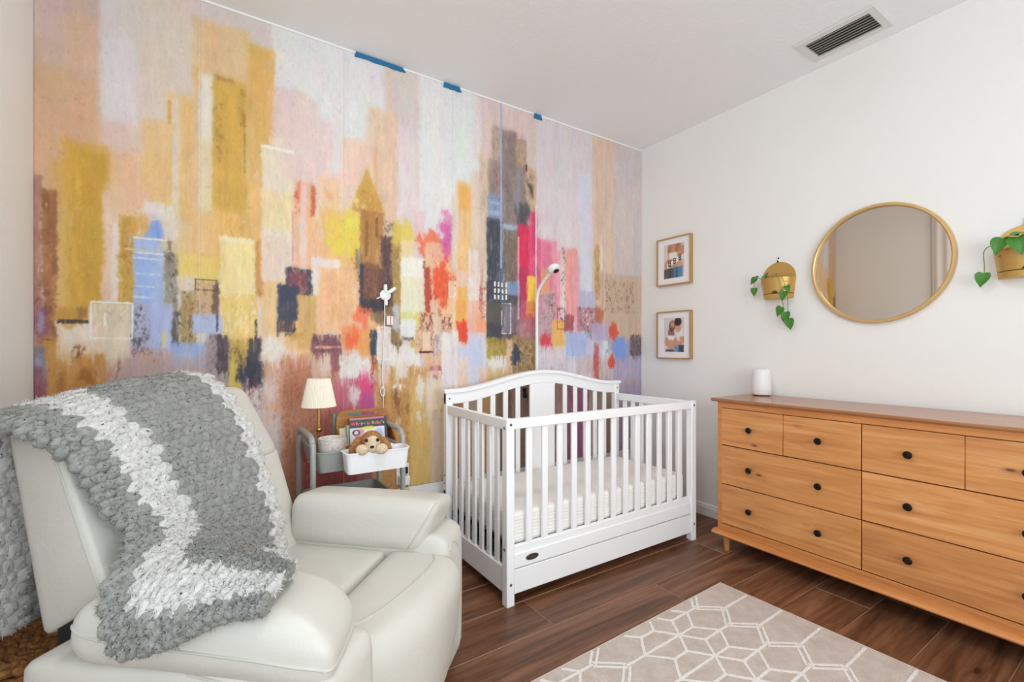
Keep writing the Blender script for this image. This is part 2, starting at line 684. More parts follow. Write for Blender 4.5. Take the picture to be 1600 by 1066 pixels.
# floor of wide wood-look planks laid along x
m_plank = wood('floor_plank_wood', '4C2C1A', '80543A', 'A07052', axis=0, scale=0.8, rough=0.40, rand=True,
               knots=((1.4, 4.4, 4.4), 1.15, 0.035, '3A2214'), tone=0.22, spec=0.4, bump=0.12, grain=0.42)
m_seam = plain('plank_bevel', '96705A', 0.5)
floor = struct('floor', G().box(XL - T, YF - T, -0.08, XR + T, YB + T, -0.009), plain('floor_underlay', '3A2A1E', 0.8))
PW, PL = 0.224, 1.22
row0 = 0.84 - 12 * PW
joint = {12: 2.45 - PL * 2, 14: 1.825 - PL, 13: 2.22 - PL * 2 + 0.75, 11: 1.4, 15: 1.2, 16: 0.9, 10: 0.75}
plank_meshes = {}
k = 0
rr = random.Random(4)
while row0 + k * PW < YB:
    ya, yb = max(row0 + k * PW, YF), min(row0 + (k + 1) * PW, YB)
    if yb - ya < 0.01:
        k += 1
        continue
    off = joint.get(k, rr.uniform(0, PL)) % PL
    x = XL - PL + (off - (XL % PL)) % PL
    while x < XR:
        xa, xb = max(x, XL), min(x + PL, XR)
        x += PL
        if xb - xa < 0.02:
            continue
        key = (round(xb - xa, 3), round(yb - ya, 3))
        if key not in plank_meshes:
            hx, hy = key[0] / 2 - 0.0004, key[1] / 2 - 0.0004
            bv = 0.0022
            gg = G()
            top = [(-hx + bv, -hy + bv, 0), (hx - bv, -hy + bv, 0), (hx - bv, hy - bv, 0), (-hx + bv, hy - bv, 0)]
            mid = [(-hx, -hy, -bv), (hx, -hy, -bv), (hx, hy, -bv), (-hx, hy, -bv)]
            bot = [(p[0], p[1], -0.008) for p in mid]
            fs = [(0, 1, 2, 3), (11, 10, 9, 8)]
            for i in range(4):
                j = (i + 1) % 4
                fs += [(4 + i, 4 + j, j, i), (8 + i, 8 + j, 4 + j, 4 + i)]
            me = bpy.data.meshes.new('plank')
            me.from_pydata(top + mid + bot, [], fs)
            me.materials.append(m_plank)
            me.materials.append(m_seam)
            me.polygons.foreach_set('material_index', [0, 0] + [1, 0] * 4)
            plank_meshes[key] = me
        o = bpy.data.objects.new('plank', plank_meshes[key])
        o.location = ((xa + xb) / 2, (ya + yb) / 2, 0)
        link(o, floor)
    k += 1

# ------------------------------------------------------------------ wall mural (six wallpaper strips)
MURAL = """
R -21 304 3515 3108 D6CBC6 100 1 1 4
R -21 1883 212 2649 C6ACA0 100 60 10 5
R -21 1731 226 2268 CFA888 90 70 10 6
R -21 2372 90 2623 C9B5B0 80 30 6 4
R 83 2282 198 2502 D3AF93 70 40 14 6
R 192 2105 530 2738 D5CBC9 100 25 8 4
R 202 2091 316 2455 DAD4D6 90 30 8 4
R 316 2149 518 2764 D8C9BB 85 50 8 5
R 501 2593 954 2926 D3C7C6 100 40 8 4
R 826 2296 1376 2859 DEDCDC 100 30 10 4
R 192 1915 337 2095 D6C0B5 100 25 10 6
R 196 1699 425 1984 DCB794 100 45 10 7
R 326 1709 432 2145 DDB780 90 22 10 8
R 418 1723 525 2278 DCB87C 100 15 8 10
R 506 1524 731 2652 DABA90 100 18 12 9
R 615 2391 684 2644 D9BC94 90 30 12 6
R 720 2117 834 2609 D6AB64 100 14 8 10
R 506 2350 534 2422 CFA45E 70 20 8 6
R 720 1537 790 2134 D9AE6C 100 14 10 12
R 580 1783 717 2408 C9A24E 100 10 6 12
R 580 2389 668 2407 86662F 80 5 4 4
S 585 2008 618 2288 8A6426 90 10 8 0
S 689 2197 717 2384 7F5A20 95 6 8 0
R 704 1986 712 2258 A07A38 70 5 4 0
R 580 1513 725 1796 D8AC62 85 50 12 12
S 590 1528 725 1767 C08F48 50 20 10 0
R 530 1736 580 2399 E5DFD6 100 10 6 5
R 534 1373 580 2100 DCCDA4 90 18 6 6
R 432 1367 457 2264 DCD0C6 90 10 5 4
R 418 2137 430 2241 CFA050 80 8 4 0
R 83 1259 220 1987 C59C42 100 45 6 10
R 134 1273 218 1953 B8923A 70 25 6 8
R 46 1257 109 1905 C89F52 70 35 6 6
R 202 1339 259 1807 DDC0AC 100 12 8 8
R 212 1735 348 1843 DAB79A 80 30 10 6
R 202 1339 259 1434 CFB3A4 80 12 8 8
R 231 1345 259 1676 DDD3D2 80 8 8 4
R -21 1118 25 1829 A37A68 100 6 6 10
R 25 1117 65 1779 9C6B46 100 6 8 14
S 25 1117 68 1772 7A4A2C 55 8 10 0
R 54 1446 65 1775 8A5C44 60 6 6 0
E 25 1690 43 1757 7A4F2C 90 8 8 0
E 32 1707 39 1740 D9B070 90 4 4 0
S 0 1117 57 1418 6F3A3A 70 14 12 0
E 0 1205 43 1318 7A4A6A 75 25 18 0
E 14 1223 28 1293 A9A0BC 70 8 8 0
R 253 1336 309 1713 B89444 100 10 8 10
S 263 1330 299 1695 8F6A2C 50 8 8 0
R 299 1699 432 1749 DBD2CE 90 14 10 4
E 294 1628 359 1729 CF9F50 90 30 16 0
R 337 1736 436 1786 DED6D2 95 12 8 4
P 322 1600 365 1707 398 1715 409 1611 8FA6D8 90
E 361 1613 398 1710 7A98D6 90 18 10 0
R 301 1155 405 1628 A6B7DB 100 10 8 8
R 309 1333 361 1552 8FA9DC 70 25 8 6
R 301 1622 432 1630 E2DCD8 90 3 4 0
R 272 1572 370 1578 D8C9A0 80 3 3 0
R 301 1560 409 1568 E0DEE0 85 3 4 0
R 301 1537 396 1543 DADDE6 80 3 4 0
R 309 1471 392 1477 CFD6EA 70 3 4 0
R 301 1418 370 1423 D3DAEC 70 3 4 0
R 301 1371 361 1377 D9DCE8 70 3 4 0
R 396 1573 455 1629 C8BE9E 90 8 6 6
R 416 1584 432 1632 8F6F4E 90 6 6 0
R 405 1324 455 1574 8A8678 95 10 10 0
S 409 1321 455 1574 4F463C 90 8 8 0
S 405 1169 448 1478 9DA59A 60 12 10 0
R 455 1452 608 1585 E0C46C 95 25 10 6
R 455 1574 610 1776 DDB57C 80 30 10 8
R 455 1403 520 1478 DCCAB6 95 15 8 4
R 462 1155 520 1412 A88A58 95 10 10 10
S 462 1155 520 1412 5F4C30 70 8 10 0
R 515 1286 608 1461 C6A47C 90 10 8 10
O 515 1417 603 1469 5A4636 90 3 4 0
S 518 1285 566 1459 7A5A4A 60 8 8 0
R 578 1311 605 1448 5C4238 85 8 8 0
R 595 1228 603 1311 3E3A4A 90 4 4 0
R 610 1365 755 1674 EBD69E 100 6 6 8
R 610 1650 752 1674 EEE2C4 90 8 5 0
R 615 1155 763 1411 DFC07A 100 15 10 10
S 628 1230 757 1426 F0E2C4 75 10 10 0
R 755 1402 834 1671 C48F54 100 10 8 14
S 763 1417 812 1664 9A6630 55 8 10 0
R 752 1186 760 1293 3A2C2A 90 3 4 0
R 779 1107 1045 1552 E3BE90 100 30 10 6
R 826 1391 913 1674 E0BD94 90 20 10 6
R 779 1484 922 2135 E3D7C2 100 7 6 8
R 784 1734 916 1922 E2CD9C 80 35 8 8
R 784 1484 916 1703 DFC8BC 80 30 8 8
R 779 2122 922 2138 EDE6D8 95 4 4 0
R 817 2145 942 2186 E3DCC8 90 8 8 0
R 868 2143 931 2178 D6B9A0 60 6 6 0
R 922 1543 1045 2131 E4B48E 100 8 8 8
R 826 2199 990 2440 DBC5BF 100 20 10 5
E 937 2136 990 2200 CF9FA0 70 10 12 0
E 928 2021 978 2118 C8573A 95 14 12 0
S 922 1823 954 2098 B84A30 95 6 10 0
R 931 1875 954 2083 C8603E 60 10 10 0
R 1002 1828 1020 2050 C4553C 90 6 8 0
S 996 1816 1035 2067 B04030 80 6 8 0
R 948 1541 978 1975 E1CDC8 90 8 5 4
R 1020 1809 1051 2022 E3DEE0 90 6 6 4
R 913 1537 922 1839 D8908A 70 4 4 0
R 984 2252 1376 2792 E0DFDF 95 25 10 4
R 868 1989 1039 2422 E0CBC7 100 20 12 5
R 1014 2014 1146 2328 DFCDCB 95 20 10 5
R 1032 1819 1171 2042 E5C3A2 90 25 12 6
R 1139 1838 1313 2272 E7CBBA 100 16 10 6
R 1188 1929 1323 2245 E5C8B4 70 30 12 5
R 1104 2073 1146 2341 DEDEDE 90 14 8 3
E 1069 1927 1114 1967 D8A868 70 10 8 0
R 1045 1508 1258 1877 E4B582 100 30 10 6
E 1082 1637 1258 1880 DCCB52 95 40 16 0
R 1171 1798 1244 1853 E0D76A 80 20 14 0
R 1292 1667 1456 2471 DEC1A8 100 14 8 12
R 1320 1907 1341 2396 C9A078 60 8 4 4
R 1383 2450 1416 2706 DAC7B6 95 6 4 4
R 1272 2250 1341 2424 E2C9B8 70 14 8 4
R 1449 1884 1609 2413 DFD3D2 100 20 10 6
R 1601 2057 1973 2748 E2E1E1 100 22 10 4
R 1581 1806 1784 2754 E4E2E1 95 18 10 4
R 1763 2111 1973 2619 E2E2E2 90 20 10 4
R 1914 2327 2005 2725 E0D8D6 80 16 10 4
R 1554 1745 1617 1948 E3BFC4 80 14 10 4
P 1278 2133 1198 1885 1376 1914 1376 1914 C9A052 100
S 1198 1901 1306 1976 EED9A0 90 6 6 0
S 1224 1902 1376 2006 9A6A28 50 6 8 0
R 1198 1886 1383 1907 B98A48 90 4 5 0
R 1244 1381 1369 1903 AA7A44 100 5 7 14
R 1272 1656 1289 1847 7A5228 80 5 5 0
R 1327 1760 1341 1872 6F4A28 70 5 5 0
S 1362 1671 1464 1867 6F5030 70 10 12 0
R 1355 1343 1427 1775 59413C 100 8 10 10
S 1376 1386 1441 1848 2F2C38 70 6 8 0
R 1420 1155 1471 1854 A8884C 95 10 10 10
S 1420 1155 1471 1818 6F5A30 55 8 10 0
E 1420 1722 1543 1877 DCC55E 90 18 14 0
R 1464 1663 1543 1768 E3CFA0 90 12 10 4
R 1224 1515 1251 1686 8C6A34 90 6 6 0
S 1198 1496 1244 1684 A88040 70 6 8 0
R 1234 1549 1244 1686 8FA6CC 80 4 4 0
R 1244 1353 1348 1616 7A5244 95 8 8 12
R 1241 1351 1265 1612 35333F 90 6 8 0
R 1244 1347 1383 1423 37323E 95 10 10 6
S 1255 1364 1376 1591 2E2630 50 8 10 0
R 1341 1419 1376 1595 6A463C 90 6 6 0
R 887 1421 1011 1556 3D3846 100 5 7 6
R 896 1440 984 1536 7A444A 90 6 8 10
S 896 1433 990 1539 C08078 65 5 6 0
R 845 1291 940 1468 363B50 100 6 10 6
S 856 1329 925 1440 6F5058 40 6 6 0
R 845 1237 928 1303 4A3A40 100 5 8 8
S 851 1247 919 1297 A08080 70 6 6 0
R 937 1155 1026 1423 C9A668 90 15 10 12
R 1002 1485 1139 1620 E5DBD9 95 8 8 4
R 1005 1427 1069 1499 E4DCDA 95 8 8 4
R 1039 1239 1238 1574 E7B78E 100 22 14 8
S 1060 1305 1188 1506 D99C68 45 14 16 0
R 910 1209 966 1235 C0964A 90 6 8 0
R 65 1258 167 1322 B88C42 95 10 8 8
R 68 1255 159 1271 3F342A 90 3 6 0
R 124 1272 159 1313 7A5A2C 60 14 8 0
R 35 899 554 1168 B5958C 95 40 12 8
R 25 914 105 1193 BA8644 95 25 14 10
R 163 1115 303 1349 D5C8B4 100 8 6 6
O 163 1195 301 1349 E8E3DC 95 5 4 0
S 173 1248 294 1333 A8A48C 50 10 10 0
R 206 1248 214 1300 EDE4D0 80 4 3 0
R 65 1013 200 1256 D8BFA2 100 10 8 6
R 77 1181 183 1251 E1D4CC 80 25 10 4
R 65 909 212 1129 B9813F 90 35 14 12
E 61 1015 90 1091 8F5A22 85 12 12 0
E 140 1012 183 1077 8F5A22 85 14 12 0
S 105 1116 147 1173 5C3222 80 5 6 0
S 218 1062 263 1115 7F4A30 80 6 8 0
R 25 1185 65 1193 7A4E34 90 3 4 0
R -21 1068 32 1160 737084 95 12 10 6
R -21 893 39 1080 80505A 95 20 12 10
E 7 1068 28 1118 9A9AB0 60 10 10 0
R 294 1155 361 1346 A9A8BC 85 12 10 6
S 299 1201 356 1338 332C34 97 6 6 0
S 294 1125 396 1224 403844 85 8 10 0
S 365 1155 392 1258 36343E 80 6 8 0
R 361 1155 436 1347 ABB6D9 90 12 10 6
R 400 1158 409 1230 D9C860 90 4 4 0
R 432 1169 459 1322 4A4642 90 8 8 6
S 436 1155 511 1323 45423C 75 8 10 0
R 506 1222 618 1309 ABB9DA 95 10 10 6
R 432 1069 568 1184 97ABD6 95 18 12 8
E 459 1084 506 1141 C9BDC8 60 20 14 0
R 263 946 554 1119 B39E9C 85 35 14 8
R 556 876 648 1220 A08F92 100 6 6 8
R 598 1040 645 1217 43363F 95 8 12 8
S 558 1081 648 1214 5A4C5C 70 8 10 0
R 645 1080 725 1200 B99A4E 95 10 10 8
S 645 1074 736 1155 4A3A22 80 5 8 0
R 645 870 699 1080 CDB25A 95 8 8 8
R 720 969 776 1201 37323C 92 10 16 8
E 689 987 795 1109 2C2E40 95 10 14 0
S 699 865 784 1033 7A3A4A 70 8 10 0
E 773 1090 885 1227 E8E3DF 95 30 20 0
R 839 1060 940 1155 E3D5CC 75 25 14 4
R 784 855 984 1092 D2A488 90 30 16 10
E 784 907 845 1015 E0CFCB 85 16 14 0
S 826 790 984 1107 A85A3C 60 12 14 0
R 868 325 1171 1122 BA8266 95 40 16 14
S 868 462 1076 1074 9A5234 55 14 20 0
S 954 909 1139 1106 D9B8A8 50 14 18 0
R 1005 1132 1146 1228 7C5054 95 6 8 10
S 1008 1105 1146 1218 4F2C34 60 6 8 0
R 1014 1155 1146 1168 DFA090 90 4 6 0
R 1091 1038 1139 1155 8A5058 80 8 10 8
R 1005 1007 1095 1119 D9B5A4 90 10 8 8
R 1045 1040 1095 1112 E2CCC4 80 8 8 6
R 1149 1145 1313 1275 E8935C 95 14 12 8
E 1158 1155 1244 1257 E4623E 80 14 16 0
R 1238 1120 1306 1259 DFA060 85 10 10 6
E 1211 1282 1299 1385 E5704A 85 14 18 0
R 1289 1260 1376 1354 E0AC78 90 12 10 6
E 1292 1305 1376 1368 5A4838 70 12 12 0
R 1376 1155 1456 1386 8A7250 85 10 12 8
S 1394 1137 1478 1352 4A3A38 75 8 10 0
E 1420 1252 1464 1388 C8C8D6 80 8 10 0
R 1139 994 1313 1117 E7E1DE 95 14 14 4
R 1181 906 1265 1018 E2D4D4 90 12 12 6
R 1107 627 1323 995 BC6478 95 22 14 12
E 1238 896 1327 1051 D4487A 90 14 16 0
R 1244 619 1320 930 B0508C 85 16 14 10
E 1175 872 1244 968 E6D4DA 85 10 12 0
R 1045 301 1238 837 A95A58 80 40 18 12
R 954 301 1341 669 93484A 75 50 18 12
S 954 316 1171 842 7F3A34 40 12 16 0
R 1302 1117 1337 1256 323A4E 95 4 6 4
R 1302 1043 1337 1117 D9683E 85 6 8 0
S 1302 921 1337 1103 332A3C 92 5 6 0
R 1327 224 1763 1064 C2965E 95 25 16 14
R 1327 244 1543 923 B98850 70 35 16 14
R 1337 1091 1412 1275 E5DDD8 97 5 5 4
S 1341 1137 1405 1243 CBB8B0 40 8 8 0
O 1337 1091 1412 1275 F0E8E0 90 3 4 0
R 1341 961 1398 1053 DFC8C0 80 8 8 4
R 1412 1057 1581 1173 E7E1DD 95 14 14 4
R 1438 986 1512 1083 E3D7D0 90 12 14 6
S 1341 384 1562 922 8A5A2C 55 8 18 0
E 1434 925 1486 961 F0EAE6 95 4 6 0
E 1434 814 1464 929 7A4F2C 80 6 10 0
E 1501 773 1531 839 8A5A24 80 6 10 0
R 1524 211 1681 988 CFB070 85 25 16 12
R 1648 166 2028 787 C9BCB0 85 45 18 8
E 1562 908 1609 1004 E3DED6 85 8 10 0
E 1625 875 1673 1017 E0D8CE 85 10 12 0
E 1566 841 1609 908 DFD8CE 80 8 10 0
E 1621 744 1669 920 DDD2C2 75 10 12 0
E 1570 749 1593 812 E3DCD2 80 6 8 0
E 1441 714 1464 760 E3DCD2 85 4 6 0
R 1467 1349 1613 1670 E6DEC4 100 6 6 6
R 1471 1568 1601 1670 ECEAE4 90 14 14 4
R 1464 1320 1621 1363 DDD282 90 8 8 4
R 1471 1210 1570 1326 E3E1DF 95 10 8 4
R 1562 1247 1632 1351 D6CA70 90 10 8 4
R 1478 1199 1543 1217 4A3A44 80 4 8 0
R 1524 1155 1570 1210 C8B060 85 8 8 4
R 1613 1288 1848 1782 E8B890 95 24 16 8
E 1585 1690 1722 1832 DF6A44 85 10 18 0
R 1617 1662 1722 1774 E5BFA4 90 12 12 6
R 1601 1618 1617 1663 7A3A38 90 3 4 0
P 1609 1626 1640 1629 1673 1362 1617 1352 B04A3E 95
S 1609 1324 1722 1624 A03A30 60 6 10 0
E 1665 1421 1788 1687 DF5A38 92 22 20 0
S 1673 1402 1780 1706 C03A28 55 8 10 0
R 1648 1324 1697 1437 E3C8AC 90 8 8 4
E 1713 1702 1814 1958 D05A9E 85 14 16 0
S 1730 1710 1805 1921 A83A80 50 6 8 0
R 1730 1892 1780 1946 E0B8C4 70 10 10 0
R 1814 1597 1946 2145 E6BC84 95 16 10 10
R 1827 1995 1914 2171 E3AA58 75 22 14 6
R 1784 1637 1831 2100 E3CFC4 90 14 10 5
R 1827 1330 1892 1642 E8B264 95 8 8 8
R 1763 1251 1822 1559 E8C49C 95 8 8 6
R 1814 1532 1888 1634 E3C8BE 95 6 6 4
R 1814 1291 1883 1447 E5A860 90 6 6 8
O 1767 1463 1810 1559 F0E4DC 90 3 3 0
R 1801 1529 1810 1541 7A3A38 60 3 3 0
R 1914 1733 2037 2251 DEC9B8 90 14 8 8
R 1896 1374 2037 1768 E4D6CC 100 6 6 10
R 1896 1254 2019 1453 E9B4A0 85 16 10 6
R 1982 1335 2005 1695 C08A78 70 6 8 0
S 1973 1255 2037 1576 9A4A38 75 5 8 0
E 1946 1207 2046 1375 EBA27A 85 12 16 0
R 1857 1175 1892 1331 D9452E 95 6 10 6
R 1814 1194 1883 1322 DC4A32 95 8 10 6
R 1581 1257 1784 1362 DDB79C 95 8 8 6
S 1585 1249 1780 1362 6F2E28 85 5 6 0
R 1554 1129 1665 1263 DBB896 95 6 6 6
S 1554 1129 1772 1264 7A4034 55 4 5 0
R 1601 1151 1648 1255 E8D0B4 95 4 4 4
R 1665 1242 1713 1343 E6CDB4 90 4 4 4
R 1581 1129 1665 1140 4A2A2C 90 3 5 0
R 1613 1042 1722 1129 DDB08C 90 10 10 6
E 1632 1016 1722 1061 A8508A 85 6 10 0
R 1722 867 1831 1259 E5DEDC 100 6 6 6
R 1730 944 1827 1097 DDD8DC 70 14 10 4
R 1629 798 1722 1023 E0D0BC 90 10 8 6
R 1822 941 1892 1194 E3CFC4 90 10 8 6
R 1822 1104 1892 1174 CBCDE2 90 8 8 4
R 1892 857 2019 1254 D2CFDD 95 12 10 6
R 1905 1056 1991 1214 C3CBE4 85 16 12 6
R 1973 774 2046 1035 E2BBA8 85 12 10 6
R 1831 785 1892 1019 E0C4B0 80 10 10 6
R 1991 2339 2417 2754 D8C4BF 100 20 10 8
R 1973 1657 2065 2373 D8C2AE 95 8 8 8
S 1982 1977 2028 2338 A8805A 55 6 8 0
R 2037 1969 2137 2356 9C8880 97 6 8 14
S 2046 2071 2132 2316 5F4C48 60 6 8 0
R 2065 2360 2142 2564 B8A598 95 8 10 10
S 2065 2359 2132 2579 7A6450 55 5 8 0
R 2137 1940 2250 2567 8C7E7A 100 8 8 14
S 2137 1965 2250 2525 55505C 50 8 10 0
R 2220 1977 2332 2533 95847A 95 8 8 14
R 2250 2359 2322 2519 C0A688 90 8 10 10
S 2220 1977 2332 2567 5F5048 50 8 10 0
R 2322 1991 2417 2355 CBB090 95 8 8 10
S 2312 2011 2406 2374 5A4030 65 5 8 0
R 2327 2334 2337 2377 2C2830 90 3 3 0
P 2322 2260 2385 2251 2395 2158 2364 2204 2C2A30 85
R 2037 1981 2137 2136 8E9DBE 90 6 6 6
S 2037 1981 2137 2128 4A5068 60 4 5 0
R 2046 2071 2132 2088 B8CCE8 85 3 4 0
R 2046 2006 2132 2031 A8C0E4 85 3 4 0
R 2127 1668 2142 2736 A3AED0 90 3 3 3
R 2250 2060 2281 2333 9096B0 80 6 8 0
E 2250 1931 2364 2117 454650 85 12 14 0
R 2028 1175 2146 1986 40444F 100 5 5 10
R 2151 1426 2281 1947 7C6E64 100 5 6 14
R 2146 1930 2286 1960 A9C4DC 95 4 5 4
R 2127 1422 2151 1751 5A6A86 90 4 4 0
S 2151 1426 2271 1926 544840 50 6 8 0
R 2260 1474 2395 1976 D43258 100 6 8 12
R 2260 1325 2395 1687 B03A60 85 30 10 12
R 2353 1328 2471 2062 DC5C82 92 10 10 14
R 2385 1780 2417 2082 C03A64 80 5 6 0
R 2460 1266 2674 2131 E497A8 90 22 10 14
R 2471 1397 2548 1880 D9708E 70 12 10 14
R 2406 1479 2417 2127 F0D8DC 90 3 3 0
R 2260 1344 2276 1892 E0B8C0 80 4 4 0
R 2417 1900 2955 2804 D9CFD2 100 14 8 5
R 2593 1837 2830 2268 DDD2D4 100 24 8 4
R 2793 1482 2943 2438 D6D6E3 90 16 8 4
R 2924 1467 3168 2739 D9C0AE 100 8 8 8
R 3154 1431 3515 2760 CFC4C4 100 20 10 6
R 3209 1778 3366 2376 D8C8C2 70 20 10 5
R 2949 1511 2994 1928 C59C62 90 4 6 0
S 2949 1511 3001 1929 8A6430 60 4 6 0
R 3001 1551 3027 1919 EADFD2 85 4 4 0
R 2622 1357 2674 1830 E7DBD0 95 6 6 4
R 2668 1337 2781 1870 E89E9A 95 10 8 12
S 2627 1493 2674 1862 2C2426 60 3 3 0
R 2757 1270 2805 1822 E0A8B4 85 8 8 6
R 2793 1412 2955 1575 BBB4CC 85 12 10 6
R 2994 1081 3477 1723 C9AF9C 95 20 10 8
S 3047 1426 3366 1672 7A5230 65 5 4 0
S 2037 1583 2151 1746 2E323E 50 8 8 0
G 2075 1463 2186 1586 E4E2E0
R 2171 1502 2281 1594 7F9BC0 85 8 8 6
R 2151 1426 2281 1501 4A4C58 85 8 8 6
R 2028 1298 2151 1448 5C564E 95 6 6 10
R 2151 1242 2250 1442 77707C 95 5 6 10
O 2137 1250 2210 1449 D8DCE4 85 3 4 0
R 2220 1260 2281 1428 6F6068 90 8 8 10
R 2028 1208 2137 1314 43424C 95 6 8 6
R 2137 1155 2281 1259 5A4C48 90 8 10 10
R 2028 1086 2181 1224 AC9548 95 8 10 10
S 2037 1094 2181 1216 5A4428 55 6 8 0
R 2171 1010 2220 1217 DDB898 90 8 6 6
R 2220 964 2406 1240 AC8C62 92 10 10 12
S 2220 1007 2406 1240 4A382C 65 6 10 0
E 2210 1058 2291 1176 30384E 95 8 10 0
R 2046 1045 2171 1110 E7E4DF 92 6 10 0
R 2065 950 2161 1053 E3DCD6 88 8 10 0
R 2028 848 2220 1032 C8AA70 80 14 10 8
R 2337 1468 2417 1640 EDCB58 97 5 6 6
R 2332 1356 2406 1476 D9A050 85 8 8 6
E 2312 1262 2406 1390 CF4054 80 8 10 0
R 2417 1155 2570 1549 C4A8AC 92 14 10 10
S 2427 1265 2570 1528 7F6A72 45 8 10 0
R 2449 1527 2526 1702 E5B078 70 10 10 6
R 2260 1219 2417 1368 A07078 80 12 10 8
S 2526 1354 2582 1531 3A2A3A 75 4 8 0
R 2548 1142 2662 1356 E2B264 95 8 8 8
S 2582 1334 2674 1446 3E3032 75 4 6 0
O 2593 1289 2662 1437 55463C 80 3 3 0
R 2548 1088 2593 1177 DDA868 80 8 8 4
E 2438 1111 2548 1256 CF3A4A 88 10 14 0
R 2662 1278 2745 1396 9A525C 95 6 6 8
R 2775 1281 2994 1454 B58A90 95 5 6 10
S 2781 1281 2994 1450 6F3A48 70 4 5 0
S 2830 1281 2943 1436 F0E6E8 75 4 5 0
R 2867 1225 2917 1291 7A6A68 80 5 6 0
E 2943 1345 3033 1464 B8603C 75 8 10 0
R 2417 819 2830 1177 DAD4DC 92 20 14 8
S 2454 910 2709 1088 B08AA0 40 8 12 0
R 2674 1104 2905 1270 AAB7DE 95 12 12 6
R 2861 1084 3053 1226 C8CBE0 85 14 12 6
R 2917 1217 3100 1346 B6A9C8 90 12 10 8
E 3007 1083 3120 1203 E6E4EC 85 8 10 0
R 2769 325 3188 1108 C8B8B6 90 18 12 12
R 3140 278 3515 1230 B1A5BE 95 22 12 10
E 3100 1081 3308 1239 7FA0DC 92 10 14 0
E 3107 1218 3181 1350 D2503A 92 6 8 0
E 3086 1009 3154 1111 D04A3A 90 6 8 0
R 2936 932 2988 1202 B84A54 75 6 10 6
S 2924 847 3020 1131 B05A44 60 5 10 0
R 3322 1099 3484 1262 6F6062 85 8 10 6
S 3322 1079 3484 1262 3A3034 65 5 6 0
R 1763 35 3515 913 B39E96 90 30 10 16
R 1763 167 1892 864 AC8464 85 20 10 12
R 1959 128 2098 934 BC9258 85 20 10 12
R 2098 103 2220 928 6F604E 90 14 10 14
R 2220 76 2374 965 8E7A6C 88 14 10 14
R 2582 11 2686 953 A8837A 88 10 10 12
R 2686 -19 2892 902 93557C 88 14 10 12
R 2924 -64 3120 892 9C8878 85 14 10 12
R 3140 -123 3515 879 A79BB5 85 22 10 10
S 1763 425 2769 925 7A6050 35 12 16 0
E 2799 899 2924 992 E0DAE0 60 10 10 0
""".strip().split('\n')
STEP = 4.5
MZ0, MZ1 = 370, 2731
mur = paint(MURAL, 3452, MZ1, STEP, painterly=True)
j0 = int(MZ0 / STEP)
mur = mur[j0:]
for sx in (534, 1162, 1790, 2418, 3045):
    q = int(round(sx / STEP))
    mur[:, q] = mur[:, q] * 0.6 + 0.92 * 0.4
m_mural = print_mat('mural_print', 0.6, 1.12, 0.10, 0.10)
mural = thing('wall_mural', 'abstract painted city skyline wallpaper mural in gold, pink, navy and white on the back wall', 'mural', ((XL + XR) / 2, YB, 0.37))
seams = [0, 534, 1162, 1790, 2418, 3045, 3452]
for a, b in zip(seams[:-1], seams[1:]):
    ia, ib = int(round(a / STEP)), int(round(b / STEP))
    ib = min(ib, mur.shape[1] - 1)
    ia_ = ia

    def place(X, Z, d, ia=ia, ib=ib):
        # hairline gap at the strip edges
        lo, hi = ia * STEP / 1000, ib * STEP / 1000
        Xs = X
        return (Xs + XL + 0.001 - mural.location.x, np.full_like(X, -0.0022 + d), Z)
    painted_sheet('wallpaper_strip', mur, STEP, ia, ib, place, 0.002, m_mural, mural)

# white caulk line left along the top of the mural and the blue tape strips
struct('trim_1', G().box(XL, YB - 0.003, 2.7305, XR, YB, ZC), plain('caulk', 'F4F3F0', 0.5))
m_tape = plain('blue_painters_tape', '1E6FA0', 0.65, var=0.08, bump=(90, 0.2, 0.002))
for (xa, xb, za, zb, sk, lab) in ((0.640, 0.925, 2.712, 2.737, 0.02, 'long strip of blue painters tape at the top of the mural'),
                                  (1.155, 1.275, 2.708, 2.737, 0.012, 'short middle strip of blue painters tape along the ceiling edge'),
                                  (1.818, 1.888, 2.705, 2.737, 0.01, 'small square bit of blue painters tape nearest the room corner')):
    g = G()
    n = 8
    poly = [(xa + (xb - xa) * i / n, za + 0.002 * ((i * 7) % 3 - 1)) for i in range(n + 1)] + [(xb - sk, zb), (xa + sk * 0.4, zb)]
    g.prism(poly, 'y', YB - 0.0075, YB - 0.0045)
    tag(g.build('painters_tape', m_tape, None, smooth=False), lab, 'tape', 'strips of blue tape above the mural')

# ------------------------------------------------------------------ ceiling vent
m_vent = plain('vent_white_metal', 'DEDDD9', 0.4, var=0.01)
vent = thing('ceiling_vent', 'white rectangular air vent with slanted louvres set in the ceiling', 'vent', (2.668, 1.033, ZC))
vx0, vx1, vy0, vy1 = -0.117, 0.117, -0.172, 0.172
ix0, ix1, iy0, iy1 = -0.08, 0.082, -0.14, 0.14
g = G()
for (a, b, c, d) in ((vx0, ix0, vy0, vy1), (ix1, vx1, vy0, vy1), (ix0, ix1, vy0, iy0), (ix0, ix1, iy1, vy1)):
    g.box(a, c, -0.009, b, d, -0.001)
g.build('vent_frame', m_vent, vent, smooth=False)
box_obj('vent_backing', (ix0, iy0, -0.0025, ix1, iy1, -0.001), plain('vent_dark', '55554F', 0.8), vent, 0)
nl = 7
for i in range(nl):
    cx = ix0 + (ix1 - ix0) * (i + 0.5) / nl
    g = G()
    g.prism([(cx - 0.0085, -0.0125), (cx - 0.0075, -0.0135), (cx + 0.0065, -0.0045), (cx + 0.0055, -0.0032)], 'y', iy0, iy1)
    g.build('louvre', m_vent, vent, smooth=False)

